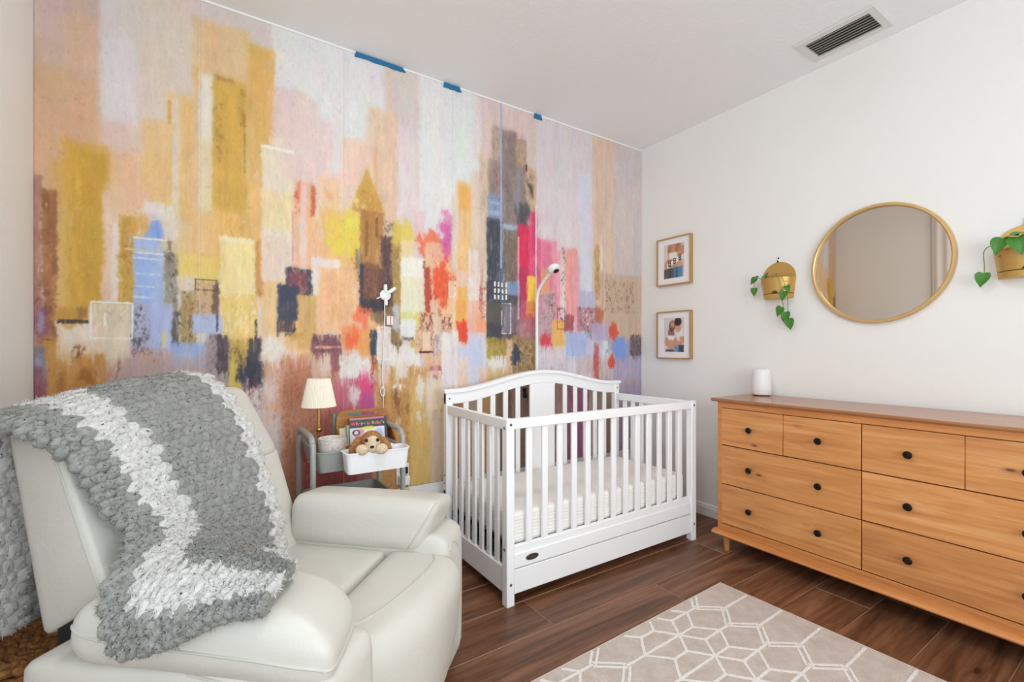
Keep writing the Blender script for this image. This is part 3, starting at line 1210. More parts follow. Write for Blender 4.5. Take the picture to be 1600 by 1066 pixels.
# ------------------------------------------------------------------ dresser against the right wall
W1 = dict(dark='A8662F', mid='C4843F', light='D69A56')
m_pine = wood('honey_pine', 'C27C44', 'DA9456', 'E8AA6E', axis=1, scale=0.9, rough=0.38, rand=True,
              knots=((2.4, 1.3, 3.4), 2.6, 0.036, '6A3416'), tone=0.10)
m_pine_frame = wood('honey_pine_frame', 'B8723A', 'D0884C', 'DC9A5C', axis=1, scale=0.9, rough=0.36)
m_pine_top = wood('honey_pine_top', '9A5E36', 'B0744A', 'BC855B', axis=1, scale=0.9, rough=0.22, spec=0.7)
m_pine_leg = wood('honey_pine_leg', 'B07034', 'C98845', 'D99C58', axis=2, scale=1.2, rough=0.36)
m_gapdark = plain('drawer_gap_shadow_wood', '5A2E16', 0.7)
m_knob = plain('oil_rubbed_bronze', '2B2826', 0.32, 0.85)

DX, DY = 2.445, 0.872             # drawer face plane, centre of the length
dr = thing('dresser', 'long honey pine six drawer dresser with black round knobs along the right wall', 'dresser', (DX, DY, 0))
HL = 0.728                        # half length incl. overhang
BD = XR - 0.018 - DX              # depth behind the face plane
# carcass: side panels, top and bottom rails, divider, back
G().box(0.0, HL - 0.052, 0.115, BD, HL - 0.028, 0.852).build('side_panel', m_pine_frame, dr, bevel=0.002)
G().box(0.0, -HL + 0.028, 0.115, BD, -HL + 0.052, 0.852).build('side_panel', m_pine_frame, dr, bevel=0.002)
G().box(-0.002, -HL + 0.05, 0.819, 0.02, HL - 0.05, 0.852).build('top_rail', m_pine_frame, dr, bevel=0.002)
G().box(-0.002, -HL + 0.05, 0.112, 0.02, HL - 0.05, 0.158).build('bottom_rail', m_pine_frame, dr, bevel=0.002)
G().box(0.012, -HL + 0.05, 0.12, BD - 0.02, HL - 0.05, 0.84).build('inner_case', m_gapdark, dr, smooth=False)
# top with undercut moulding
g = G()
g.prism([(-0.012, 0.852), (-0.022, 0.858), (-0.026, 0.866), (-0.026, 0.872), (BD, 0.872), (BD, 0.852)], 'y', -HL, HL)
g.build('top', m_pine_top, dr, bevel=0.0015)
g = G()
g.prism([(-0.008, 0.088), (-0.022, 0.094), (-0.026, 0.101), (-0.022, 0.108), (-0.008, 0.117), (BD, 0.117), (BD, 0.088)], 'y', -HL + 0.003, HL - 0.003)
g.build('base_moulding', m_pine_frame, dr, bevel=0.0015)
for sx in (0.03, BD - 0.035):
    for sy in (-1, 1):
        g = G()
        g.lathe([(0.0, 0.0), (0.011, 0.0), (0.013, 0.004), (0.02, 0.07), (0.021, 0.088), (0.0, 0.088)], (sx, sy * (HL - 0.065), 0), 16)
        g.build('leg', m_pine_leg, dr)
knob_g = G()
knob_g.lathe([(0.0, 0.0), (0.0065, 0.0), (0.006, -0.010), (0.009, -0.014), (0.0155, -0.019), (0.0165, -0.024), (0.013, -0.0285), (0.0, -0.030)], (0, 0, 0), 20, axis='x')
knob0 = None
CW = 0.678
rows = [(0.163, 0.383), (0.388, 0.604), (0.609, 0.816)]
for side in (1, -1):
    for r, (za, zb) in enumerate(rows):
        ya, yb = (0.0022, CW - 0.002) if side > 0 else (-CW + 0.002, -0.0022)
        yc, zc = (ya + yb) / 2, (za + zb) / 2
        hy, hz = (yb - ya) / 2, (zb - za) / 2
        g = G()
        if r == 2:      # top drawers: front grooved down the middle
            g.box(0.0, -hy, -hz, 0.012, -0.0018, hz).box(0.0, 0.0018, -hz, 0.012, hy, hz).box(0.005, -0.0018, -hz, 0.012, 0.0018, hz)
        else:
            g.box(0.0, -hy, -hz, 0.012, hy, hz)
        d = g.build('drawer', m_pine, dr, bevel=0.0012, seg=1)
        d.location = (0, yc, zc)
        for q in (-0.5, 0.5):
            if knob0 is None:
                kb = knob_g.build('knob', m_knob, d)
                knob0 = kb
            else:
                kb = bpy.data.objects.new('knob', knob0.data)
                link(kb, d)
            kb.location = (0, q * CW / 2 * 1.0, 0.0)

# ------------------------------------------------------------------ sound machine on the dresser
sm = thing('sound_machine', 'small white rounded cone night light speaker on the dresser top', 'speaker', (2.79, 1.508, 0.872))
G().lathe([(0.0, 0.007), (0.052, 0.007), (0.0545, 0.012), (0.056, 0.05), (0.053, 0.10), (0.0475, 0.148), (0.044, 0.156), (0.036, 0.1595), (0.0, 0.161)], n=36).build('body', plain('matte_white_plastic', 'EDEBEA', 0.45, var=0.01), sm, angle=60)
G().lathe([(0.0, 0.0), (0.044, 0.0), (0.046, 0.004), (0.046, 0.008), (0.0, 0.008)], n=32).build('foot_ring', plain('dark_rubber', '4A3A36', 0.6), sm)

# ------------------------------------------------------------------ round mirror
m_brass = plain('brushed_gold', 'D6B47C', 0.38, 0.6, bump=(220, 0.05, 0.001))
mm = Mat('mirror_silver', 'D9D2CA', 0.02, 1.0)
MATS['mirror_silver'] = mm
mir = thing('round_mirror', 'round mirror with a thin gold frame on the right wall', 'mirror', (XR, 0.955, 1.592))
R_ = 0.305
g = G()
g.lathe([(R_ - 0.017, -0.006), (R_ - 0.017, -0.024), (R_ - 0.012, -0.028), (R_ - 0.003, -0.028), (R_, -0.024), (R_, -0.002), (R_ - 0.017, -0.002), (R_ - 0.017, -0.006)], n=96, axis='x')
g.build('frame', m_brass, mir, angle=30)
g = G()
g.lathe([(0.0, -0.012), (R_ - 0.0165, -0.012), (R_ - 0.0165, -0.004), (0.0, -0.004)], n=96, axis='x')
g.build('mirror_glass', mm.m, mir, angle=30)

# ------------------------------------------------------------------ framed photographs
m_gold_frame = plain('light_gold_frame', 'C4A26A', 0.35, 0.6)
m_mat_board = plain('white_mat_board', 'F1EEF0', 0.7, var=0.01)
m_photo = print_mat('photo_print', 0.35, 1.0)
PH1 = """R 0 0 110 160 D8CFC8 100 2 2 2
E 20 60 95 190 C98F70 95 8 3 3
E 62 100 88 165 9A6442 90 6 4 6
E 20 110 40 170 A87450 80 8 4 6
R 28 85 85 122 EFEBE6 95 10 3 3
E 4 40 60 92 C48E6E 95 8 3 3
E 40 40 100 80 D09A7C 90 8 3 3
R 70 100 112 150 C58C6C 85 10 4 3
R 0 0 70 48 4E5058 95 8 4 8
R 52 0 100 52 4E86A8 95 10 4 8
R 30 0 36 40 2E3038 70 6 4 0
R 62 0 74 45 3A5C78 80 6 4 0
P 16 48 110 88 112 112 18 74 EFE9E2 95
R 24 56 38 84 2C2A2C 90 2 1 0
R 50 66 64 94 2C2A2C 90 2 1 0
R 78 78 92 106 2C2A2C 90 2 1 0
R 28 64 34 69 EFE9E2 90 2 1 0
R 28 74 34 79 EFE9E2 90 2 1 0
R 54 72 60 78 EFE9E2 90 2 1 0
R 54 84 60 89 EFE9E2 90 2 1 0
R 82 84 88 90 EFE9E2 90 2 1 0
R 82 96 88 101 EFE9E2 90 2 1 0""".split('\n')
PH2 = """R 0 0 110 160 DCD5D2 100 2 2 2
R 70 30 105 110 EDE8E4 95 10 3 3
E 58 92 92 140 D2A088 95 6 2 3
E 56 122 94 160 33282A 95 6 3 6
E 28 96 60 148 6A3E30 95 6 3 8
E 34 108 56 142 D6A48A 90 5 2 3
E 24 60 56 120 7A4A38 75 8 5 8
R 22 48 56 78 F2EEEC 97 8 3 2
E 16 10 60 58 D19C80 97 8 2 3
E 4 30 24 70 CD957A 90 6 2 3
E 50 20 76 66 CE967C 90 8 3 3
R 84 40 108 72 CE967C 90 8 3 3
E 62 28 100 52 D09C80 90 6 2 3
R 56 0 84 30 6F8FAC 95 8 3 6
R 78 0 106 34 3A4258 95 8 3 6
R 10 0 56 12 5A4A50 90 8 3 6""".split('\n')
for (z0, z1, strokes, lab) in ((1.625, 1.978, PH1, 'upper gold framed photograph of hands holding a letter sign over blue jeans'),
                               (1.080, 1.432, PH2, 'lower gold framed photograph of a couple standing close together')):
    ya, yb = 2.041, 2.338
    fo = thing('framed_photograph', lab, 'picture', (XR, (ya + yb) / 2, z0), 0, 'framed photographs by the room corner')
    hw, hh = (yb - ya) / 2, z1 - z0
    fw, fd = 0.009, 0.032
    g = G()
    g.box(-fd, -hw, 0, -0.001, -hw + fw, hh).box(-fd, hw - fw, 0, -0.001, hw, hh)
    g.box(-fd, -hw + fw, 0, -0.001, hw - fw, fw).box(-fd, -hw + fw, hh - fw, -0.001, hw - fw, hh)
    g.build('frame', m_gold_frame, fo, smooth=False)
    # mat board with a window, photograph behind it
    aw, ah = 0.090, 0.125
    zc = hh / 2
    g = G()
    xf, xb = -0.022, -0.018
    g.box(xf, -hw + fw, fw, xb, -aw, hh - fw).box(xf, aw, fw, xb, hw - fw, hh - fw)
    g.box(xf, -aw, fw, xb, aw, zc - ah).box(xf, -aw, zc + ah, xb, aw, hh - fw)
    g.build('mat_board', m_mat_board, fo, smooth=False)
    img = paint(strokes, 110, 160, 1.6)
    nxp, nzp = img.shape[1], img.shape[0]
    painted_sheet('photograph', img, 1.6, 0, nxp - 1,
                  lambda X, Z, d, W=(nxp - 1) * 1.6e-3, H=(nzp - 1) * 1.6e-3: (np.full_like(X, -0.0178 + d), aw - X / W * 2 * aw, zc - ah + Z / H * 2 * ah), 0.003, m_photo, fo)

# ------------------------------------------------------------------ unseen ceiling lamp, added as fill light
cl = thing('added_fill_light', 'added round white fill lamp on the ceiling, out of view', 'light', (0.60, 0.72, ZC))
G().lathe([(0.0, -0.001), (0.19, -0.001), (0.19, -0.03), (0.175, -0.034), (0.0, -0.034)], n=48).build('fill_light_body', m_trim, cl)
me_ = Mat('fill_light_diffuser', 'FFFFFF', 0.5)
me_.b.inputs['Emission Color'].default_value = (0.95, 0.98, 1.0, 1)
me_.b.inputs['Emission Strength'].default_value = 75.0
G().lathe([(0.17, -0.033), (0.165, -0.055), (0.12, -0.075), (0.0, -0.082)], n=48).build('fill_diffuser', me_.m, cl)

# ------------------------------------------------------------------ crib
m_crib = plain('crib_white_paint', 'F8F9FA', 0.32, var=0.008)
m_bolt = plain('steel_bolt', '8A8C90', 0.35, 0.9)
m_blackmetal = plain('black_metal', '1C1D21', 0.45, 0.4)
crib = thing('crib', 'white wooden slatted baby crib with arched headboard and bottom drawer', 'crib', (1.78, 2.062, 0))
CX, CF, CB = 0.68, -0.34, 0.338
LG = 0.042


def cbox(name, b, bevel=0.004, parent=crib, mat=m_crib):
    return G().box(*b).build(name, mat, parent, bevel=bevel)


for sx in (-1, 1):
    xa, xb = sorted((sx * CX, sx * (CX - LG)))
    cbox('front_leg', (xa, CF, 0, xb, CF + LG, 0.840))
    cbox('headboard_post', (xa, CB - 0.05, 0, xb, CB - 0.012, 0.905))
# front side: top rail, lower rail with a shallow step, thirteen slats
cbox('front_top_rail', (-CX + LG, CF + 0.004, 0.792, CX - LG, CF + 0.036, 0.838))
g = G().box(-CX + LG, CF + 0.006, 0.163, CX - LG, CF + 0.036, 0.228).box(-CX + LG, CF + 0.012, 0.228, CX - LG, CF + 0.034, 0.263)
g.build('front_lower_rail', m_crib, crib, bevel=0.003)
slat = G().box(-0.0165, -0.007, 0, 0.0165, 0.007, 0.531).build('front_slat', m_crib, crib, bevel=0.003)
n = 13
for i in range(n):
    o = slat if i == 0 else link(bpy.data.objects.new('front_slat', slat.data), crib)
    if i:
        for md in slat.modifiers:
            b = o.modifiers.new('bevel', 'BEVEL')
            b.width, b.segments, b.limit_method, b.angle_limit = md.width, md.segments, 'ANGLE', md.angle_limit
    o.location = (-CX + LG + (2 * CX - 2 * LG) * (i + 1) / (n + 1), CF + 0.020, 0.262)
# drawer under the crib
drw = G().box(-CX + LG + 0.003, CF + 0.008, 0.048, CX - LG - 0.003, CF + 0.028, 0.157).build('under_drawer', m_crib, crib, bevel=0.003)
G().box(-CX + LG + 0.02, CF + 0.028, 0.055, CX - LG - 0.02, CB - 0.10, 0.066).build('drawer_tray', m_crib, drw, smooth=False)
# end panels
for sx in (-1, 1):
    def ex(a, b):
        return tuple(sorted((sx * a, sx * b)))
    a, b = ex(CX - 0.006, CX - 0.034)
    cbox('end_top_rail', (a, CF + LG, 0.790, b, CB - 0.05, 0.838))
    a, b = ex(CX - 0.008, CX - 0.030)
    cbox('end_lower_panel', (a, CF + LG, 0.05, b, CB - 0.05, 0.168))
    sl = None
    m_ = 7
    for i in range(m_):
        if sl is None:
            sl = G().box(-0.007, -0.0165, 0, 0.007, 0.0165, 0.624).build('end_slat', m_crib, crib, bevel=0.003)
            o = sl
        else:
            o = link(bpy.data.objects.new('end_slat', sl.data), crib)
            b_ = o.modifiers.new('bevel', 'BEVEL')
            b_.width, b_.segments, b_.limit_method, b_.angle_limit = 0.003, 2, 'ANGLE', math.radians(35)
        o.location = (sx * (CX - 0.020), CF + LG + (CB - CF - LG - 0.05) * (i + 1) / (m_ + 1), 0.167)


def arch(x, base=0.905, peak=0.998):
    t = min(1, abs(x) / CX)
    return base + (peak - base) * (0.5 + 0.5 * math.cos(PI * min(1.0, t * 1.06)))


# headboard: curved top rail, cap, slats, centre panel, lower rail
N = 40
xs = [-CX + 2 * CX * i / N for i in range(N + 1)]
g = G()
g.prism([(x, arch(x)) for x in xs] + [(x, arch(x) - 0.062 + 0.0 * x) for x in xs[::-1]], 'y', CB - 0.044, CB - 0.018)
g.build('headboard_arch_rail', m_crib, crib, bevel=0.003, angle=30)
xs2 = [-CX - 0.012 + 2 * (CX + 0.012) * i / N for i in range(N + 1)]
g = G()
g.prism([(x, arch(x) + 0.022) for x in xs2] + [(x, arch(x) - 0.001) for x in xs2[::-1]], 'y', CB - 0.058, CB - 0.004)
g.build('headboard_cap', m_crib, crib, bevel=0.004, angle=30)
cbox('headboard_lower_rail', (-CX + LG, CB - 0.044, 0.10, CX - LG, CB - 0.02, 0.30))
cbox('headboard_centre_panel', (-0.098, CB - 0.040, 0.30, 0.098, CB - 0.024, 0.945), 0.003)
for sx in (-1, 1):
    for i in range(5):
        x = sx * (0.098 + (CX - LG - 0.098) * (i + 1) / 6)
        cbox('headboard_slat', (x - 0.0165, CB - 0.038, 0.30, x + 0.0165, CB - 0.026, arch(x) - 0.05), 0.003)
# mattress support frame, bolts, badge
g = G()
for y in (CF + 0.05, CB - 0.07):
    g.box(-CX + 0.045, y, 0.225, CX - 0.045, y + 0.02, 0.243)
for i in range(9):
    x = -CX + 0.06 + (2 * CX - 0.12) * i / 8
    g.box(x - 0.008, CF + 0.05, 0.227, x + 0.008, CB - 0.05, 0.240)
g.build('mattress_support', m_blackmetal, crib, smooth=False)
for i in range(7):
    y = CF + 0.06 + (CB - CF - 0.14) * i / 6
    g = G()
    g.box(-CX + 0.037, y, 0.180, -CX + 0.043, y + 0.045, 0.245)
    g.build('support_bracket', m_blackmetal, crib, smooth=False)


def bolt(c, axis, parent=crib, r=0.0065, mat=None):
    g = G()
    s = -1 if axis in ('y', 'x') else 1
    g.lathe([(0.0, s * 0.003), (r * 0.55, s * 0.003), (r * 0.6, s * 0.0015), (r * 0.75, s * 0.0035), (r, s * 0.002), (r, 0.0)], c, 14, axis=axis)
    return g.build('bolt', mat or m_bolt, parent)


for (x, z) in ((-CX + 0.021, 0.815), (CX - 0.021, 0.815), (-CX + 0.021, 0.10), (CX - 0.021, 0.10)):
    bolt((x, CF, z), 'y')
for z in (0.80, 0.255):
    bolt((-CX, CF + 0.02, z), 'x')
for z in (0.445, 0.40, 0.29):
    bolt((-CX, CB - 0.03, z), 'x', r=0.005)
bolt((-CX, CB - 0.03, 0.352), 'x', r=0.010, mat=m_blackmetal)
for x in (-CX + 0.021, CX - 0.021):
    bolt((x, CB - 0.05, 0.875), 'y', r=0.005)
bd = G()
bd.add([(-0.5375 + 0.036 * math.cos(2 * PI * i / 32), CF + 0.0045, 0.197 + 0.0145 * math.sin(2 * PI * i / 32)) for i in range(32)] +
       [(-0.5375 + 0.036 * math.cos(2 * PI * i / 32), CF + 0.0065, 0.197 + 0.0145 * math.sin(2 * PI * i / 32)) for i in range(32)],
       [tuple(range(32))] + [(i, (i + 1) % 32, 32 + (i + 1) % 32, 32 + i) for i in range(32)])
badge = bd.build('oval_badge', plain('bronze_badge', '4A3F3A', 0.4, 0.6), crib, smooth=False)
tag(badge, 'small dark bronze oval badge')
g = G()
g.tube([(-0.5375 + 0.032 * math.cos(2 * PI * i / 40), CF + 0.0042, 0.197 + 0.0118 * math.sin(2 * PI * i / 40)) for i in range(41)], 0.0008, 6, cap=False)
for i in range(3):
    x = -0.549 + i * 0.0115
    g.tube(smooth_path([(x - 0.003, CF + 0.004, 0.193), (x, CF + 0.004, 0.201), (x + 0.003, CF + 0.004, 0.194), (x + 0.005, CF + 0.004, 0.199)], 4), 0.0007, 6)
g.build('badge_relief', plain('bronze_relief', '8A7A6C', 0.4, 0.7), badge)
# mattress, quilted cover
Mq = Mat('mattress_cover', 'F0EEE9', 0.8)
vq = Mq.coords((1, 1, 1))
wv = Mq.node('ShaderNodeTexWave', wave_type='BANDS', bands_direction='X')
wv.inputs['Scale'].default_value = 9
wv.inputs['Distortion'].default_value = 1.6
wv.inputs['Detail'].default_value = 2
Mq.link(vq, wv.inputs['Vector'])
wz = Mq.node('ShaderNodeTexWave', wave_type='BANDS', bands_direction='Z')
wz.inputs['Scale'].default_value = 20
wz.inputs['Distortion'].default_value = 0.8
Mq.link(vq, wz.inputs['Vector'])
Mq.bump(Mq.mix(0.5, wv.outputs['Color'], wz.outputs['Color']), 0.35, 0.006)
mat_o = cushion(block(-0.625, 0.625, -0.298, 0.28, 0.0, 0.152), (0.05, 0.08, 0.28), (0, 0, 0.06), 14).build('mattress', Mq.m, None)
mat_o.location = (1.78, 2.062, 0.250)
tag(mat_o, 'white quilted crib mattress lying inside the white crib', 'mattress')

# ------------------------------------------------------------------ baby camera on a tall white stand behind the headboard
m_whiteplastic = plain('glossy_white_plastic', 'F2F2F0', 0.3, var=0.01)
cs = thing('camera_stand', 'white baby monitor camera on a tall curved pole behind the crib headboard', 'camera', (1.812, 2.468, 0))
pth = [(0, 0, 0.02), (0, 0, 0.6), (0, 0, 1.2), (0, 0, 1.44), (0, -0.004, 1.50), (0, -0.025, 1.545), (0, -0.07, 1.59), (0, -0.13, 1.63), (0, -0.155, 1.645)]
G().tube(smooth_path(pth, 6), 0.0105, 14).build('pole', m_whiteplastic, cs)
G().lathe([(0, 0.0), (0.042, 0.0), (0.042, 0.012), (0.014, 0.022), (0.0, 0.022)], n=28).build('base', m_whiteplastic, cs)
rot = Matrix.Rotation(math.radians(-28), 3, 'X')
hd = G().ball((0.0, -0.178, 1.660), (0.040, 0.045, 0.026), 24, 14, rot=rot).build('camera_head', m_whiteplastic, cs)
G().ball((0.004, -0.199, 1.6425), (0.017, 0.022, 0.011), 20, 12, rot=Matrix.Rotation(math.radians(-22), 3, 'X')).build('lens', plain('camera_lens_black', '121216', 0.15), hd)

# white cord hanger stuck on the mural, with its cord
ch = thing('cord_hanger', 'white propeller shaped wall clip holding a thin white cord on the mural', 'cord', (0.805, YB - 0.006, 0.80))
zc = 0.65
g = G()
g.lathe([(0.0, 0.0), (0.030, 0.0), (0.030, -0.008), (0.022, -0.012), (0.0, -0.012)], (0, 0, zc), 24, axis='y')
clip = g.build('clip_disc', m_whiteplastic, ch)
for ang, L, w in ((92, 0.058, 0.011), (38, 0.068, 0.012), (272, 0.058, 0.011), (205, 0.055, 0.004)):
    a = math.radians(ang)
    p0 = Vector((0.015 * math.cos(a), -0.010, zc + 0.015 * math.sin(a)))
    p1 = Vector((L * math.cos(a), -0.012, zc + L * math.sin(a)))
    G().tube([p0, p0.lerp(p1, 0.5), p1], [w * 0.7, w, w * 0.8], 10).build('clip_arm', m_whiteplastic, clip)
m_cord = plain('white_cord', 'EFEAE4', 0.5, var=0.01)
cp = [(-0.006, -0.008, zc - 0.03), (-0.004, -0.008, zc - 0.10), (-0.006, -0.007, zc - 0.18), (-0.012, -0.006, zc - 0.30), (-0.016, -0.006, zc - 0.42), (-0.012, -0.006, zc - 0.50),
      (-0.004, -0.006, zc - 0.525), (-0.010, -0.006, zc - 0.555), (-0.024, -0.006, zc - 0.545), (-0.026, -0.006, zc - 0.52), (-0.016, -0.007, zc - 0.505), (-0.012, -0.006, zc - 0.56), (-0.012, -0.005, zc - 0.64), (-0.008, -0.005, zc - 0.72), (0.03, -0.005, zc - 0.92)]
G().tube(smooth_path(cp, 5), 0.0028, 6).build('cord', m_cord, ch)
G().box(0.006, -0.014, zc - 0.165, 0.042, -0.001, zc - 0.115).build('cord_label', plain('white_label', 'F0EAE8', 0.5), ch, bevel=0.003)
G().box(0.024, -0.0155, zc - 0.163, 0.029, -0.0138, zc - 0.117).build('label_stripe', plain('orange_stripe', 'C8603A', 0.5), ch, smooth=False)


def outlet(label, x, z, plugs):
    t = thing('wall_outlet', label, 'outlet', (x, YB - 0.004, z), 0)
    G().box(-0.036, -0.006, -0.058, 0.036, 0.0, 0.058).build('cover_plate', m_whiteplastic, t, bevel=0.003)
    for dz in (-0.024, 0.024):
        s = G().box(-0.016, -0.0075, dz - 0.014, 0.016, -0.005, dz + 0.014).build('socket', plain('outlet_socket', 'DEDDDA', 0.4), t, bevel=0.004)
        G().box(-0.008, -0.0082, dz - 0.002, -0.005, -0.0073, dz + 0.007).box(0.005, -0.0082, dz - 0.002, 0.008, -0.0073, dz + 0.007).build('slot', m_blackmetal, s, smooth=False)
    if plugs:
        p = G().box(-0.030, -0.05, -0.055, 0.028, -0.008, -0.002).build('adapter', m_whiteplastic, t, bevel=0.006)
        G().tube(smooth_path([(0.02, -0.03, -0.05), (0.035, -0.035, -0.09), (0.06, -0.03, -0.16), (0.05, -0.02, -0.30), (0.03, -0.02, -0.40)], 5), 0.0028, 6).build('power_cord', m_cord, p)
        G().box(-0.018, -0.045, 0.008, 0.018, -0.008, 0.045).build('black_plug', m_blackmetal, t, bevel=0.005)
    return t


outlet('white wall outlet with plugged adapters beside the grey cart', 0.905, 0.45, True)
outlet('wall outlet behind the crib slats near the room corner', 2.775, 0.40, False)
pl_ = thing('cable_plug', 'small black cable plug on the wall behind the headboard slats', 'plug', (1.735, YB - 0.0035, 0.845))
G().ball((0, -0.012, 0.038), (0.014, 0.012, 0.016), 14, 10).ball((0.004, -0.012, 0.0), (0.016, 0.012, 0.019), 14, 10).tube([(0, -0.012, 0.03), (0.003, -0.012, 0.005)], 0.006, 8).build('plug_body', m_blackmetal, pl_)

# ------------------------------------------------------------------ utility cart
m_cart = plain('cart_grey_metal', 'A9AAA6', 0.42, 0.1, var=0.02)
m_cart_tray = plain('cart_grey_tray', '9B9C98', 0.45, 0.1, var=0.02)
cart = thing('utility_cart', 'grey metal rolling utility cart with open trays beside the recliner', 'cart', (0.535, 2.175, 0))


def tray(g, x0, x1, y0, y1, z0, z1, r=0.03, t=0.003, taper=0.012, n=6):
    """open tray with rounded corners"""
    def ring(inset, z):
        pts = []
        for (cx, cy, a0) in ((x1 - r, y1 - r, 0), (x0 + r, y1 - r, 90), (x0 + r, y0 + r, 180), (x1 - r, y0 + r, 270)):
            for k in range(n + 1):
                a = math.radians(a0 + 90 * k / n)
                pts.append((cx + (r - inset) * math.cos(a), cy + (r - inset) * math.sin(a), z))
        return pts
    rings = [ring(taper, z0), ring(0, z1 - 0.004), ring(-0.004, z1 - 0.004), ring(-0.004, z1), ring(t, z1), ring(taper + t, z0 + t)]
    m = len(rings[0])
    vs = [p for rg in rings for p in rg]
    fs = [tuple(range(m))[::-1]]
    for i in range(len(rings) - 1):
        for k in range(m):
            fs.append((i * m + k, i * m + (k + 1) % m, (i + 1) * m + (k + 1) % m, (i + 1) * m + k))
    fs.append(tuple((len(rings) - 1) * m + k for k in range(m)))
    g.add(vs, fs)
    return g


HX, HY0, HY1 = 0.188, -0.175, 0.175
for sx in (-1, 1):
    p = [(sx * HX, HY0, 0.07), (sx * HX, HY0, 0.40), (sx * HX, HY0, 0.725), (sx * HX, HY0 + 0.012, 0.765), (sx * HX, HY0 + 0.045, 0.787),
         (sx * HX, 0, 0.790), (sx * HX, HY1 - 0.045, 0.787), (sx * HX, HY1 - 0.012, 0.765), (sx * HX, HY1, 0.725), (sx * HX, HY1, 0.40), (sx * HX, HY1, 0.07)]
    G().tube(smooth_path(p, 4), 0.0115, 14).build('handle_tube', m_cart, cart)
for (za, zb) in ((0.645, 0.730), (0.42, 0.49), (0.14, 0.21)):
    tray(G(), -HX + 0.014, HX - 0.014, HY0 - 0.012, HY1 + 0.012, za, zb).build('tray', m_cart_tray, cart, angle=50)
for sx in (-1, 1):
    for y in (HY0, HY1):
        w = G().lathe([(0.0, -0.009), (0.026, -0.009), (0.028, -0.006), (0.028, 0.006), (0.026, 0.009), (0.0, 0.009)], (sx * HX, y, 0.028), 18, axis='x')
        w.build('caster_wheel', m_blackmetal, cart)
        G().box(sx * HX - 0.013, y - 0.010, 0.03, sx * HX + 0.013, y + 0.010, 0.072).build('caster_fork', m_cart, cart, bevel=0.003)

# white bin hooked on the front of the cart
m_bin = plain('white_bin_plastic', 'EEEEF0', 0.3, var=0.01)
bn = thing('hanging_bin', 'white plastic bin hooked on the front of the grey cart', 'bin', (0.580, 1.927, 0.652))
tray(G(), -0.132, 0.132, -0.052, 0.046, 0.0, 0.086, 0.026, 0.003, 0.010).build('bin_body', m_bin, bn, angle=50)
for x in (-0.07, 0.07):
    G().box(x - 0.02, 0.046, 0.060, x + 0.02, 0.0505, 0.088).box(x - 0.02, 0.046, 0.085, x + 0.02, 0.075, 0.088).build('hook', m_bin, bn, bevel=0.001)

# lamp on the cart
m_brass2 = plain('polished_brass', 'B98F4C', 0.25, 0.9)
lp = thing('table_lamp', 'small table lamp with cream pleated shade and brass stem on the cart', 'lamp', (0.408, 2.21, 0.649))
G().lathe([(0, 0), (0.046, 0), (0.048, 0.004), (0.044, 0.010), (0.012, 0.016), (0.0, 0.016)], n=32).build('base', m_brass2, lp)
G().lathe([(0.0055, 0.014), (0.0055, 0.255), (0.004, 0.26), (0.004, 0.30), (0, 0.30)], n=14).build('stem', m_brass2, lp)
G().ball((0, 0, 0.142), 0.0145, 20, 14).build('ball_joint', m_brass2, lp)
g = G()
nn, rb, rt, zb, zt = 120, 0.073, 0.047, 0.246, 0.372
vs_, fs_ = [], []
for k in range(nn):
    a = 2 * PI * k / nn
    w = 0.0016 if k % 2 else -0.0008
    for (r_, z_) in ((rb + w, zb), (rt + w, zt), (rt + w - 0.002, zt), (rb + w - 0.002, zb)):
        vs_.append((r_ * math.cos(a), r_ * math.sin(a), z_))
for k in range(nn):
    k2 = (k + 1) % nn
    for q in range(4):
        fs_.append((k * 4 + q, k2 * 4 + q, k2 * 4 + (q + 1) % 4, k * 4 + (q + 1) % 4))
g.add(vs_, fs_)
ms = Mat('pleated_shade_fabric', 'F4EBDA', 0.8)
ms.b.inputs['Subsurface Weight'].default_value = 0.2
ms.b.inputs['Subsurface Radius'].default_value = (0.02, 0.015, 0.01)
g.build('shade', ms.m, lp, smooth=False)
G().tube([(0.0, -0.0465, 0.365), (0, 0, 0.30)], 0.0015, 6).tube([(0.0, 0.0465, 0.365), (0, 0, 0.30)], 0.0015, 6).build('shade_spider', m_brass2, lp)

# marbled ceramic pot on the cart
Mm = Mat('marbled_ceramic', 'E6E2DE', 0.3)
v = Mm.coords((1, 1, 1.6))
w_ = Mm.noise(v, 22, 5, 0.6, 1.6)
Mm.color(Mm.ramp(w_, [(0.36, 'E9E6E3'), (0.46, 'B9B6B4'), (0.50, 'E4DFDA'), (0.58, 'D8BFA4'), (0.64, 'EAE7E4')]))
pot = thing('ceramic_pot', 'round marbled grey and white ceramic pot on the cart tray', 'pot', (0.438, 2.085, 0.649))
G().lathe([(0, 0.0), (0.044, 0.0), (0.050, 0.006), (0.055, 0.07), (0.0565, 0.122), (0.053, 0.124), (0.050, 0.118), (0.047, 0.02), (0, 0.018)], n=40).build('pot_wall', Mm.m, pot)

# book caddy with oval hand hole, and the books in it
m_cadw = wood('caddy_wood', '8A5420', 'B0722F', 'C78A45', axis=0, scale=1.6, rough=0.45)
cd = thing('book_caddy', 'brown wooden book caddy with a handle slot holding picture books on the cart', 'caddy', (0.612, 2.205, 0.649))


def rounded(w, h, r, n=6, z=0):
    pts = []
    for (cx, cz, a0) in ((w - r, h - r, 0), (-w + r, h - r, 90)):
        for k in range(n + 1):
            a = math.radians(a0 + 90 * k / n)
            pts.append((cx + r * math.cos(a), cz + r * math.sin(a)))
    return pts


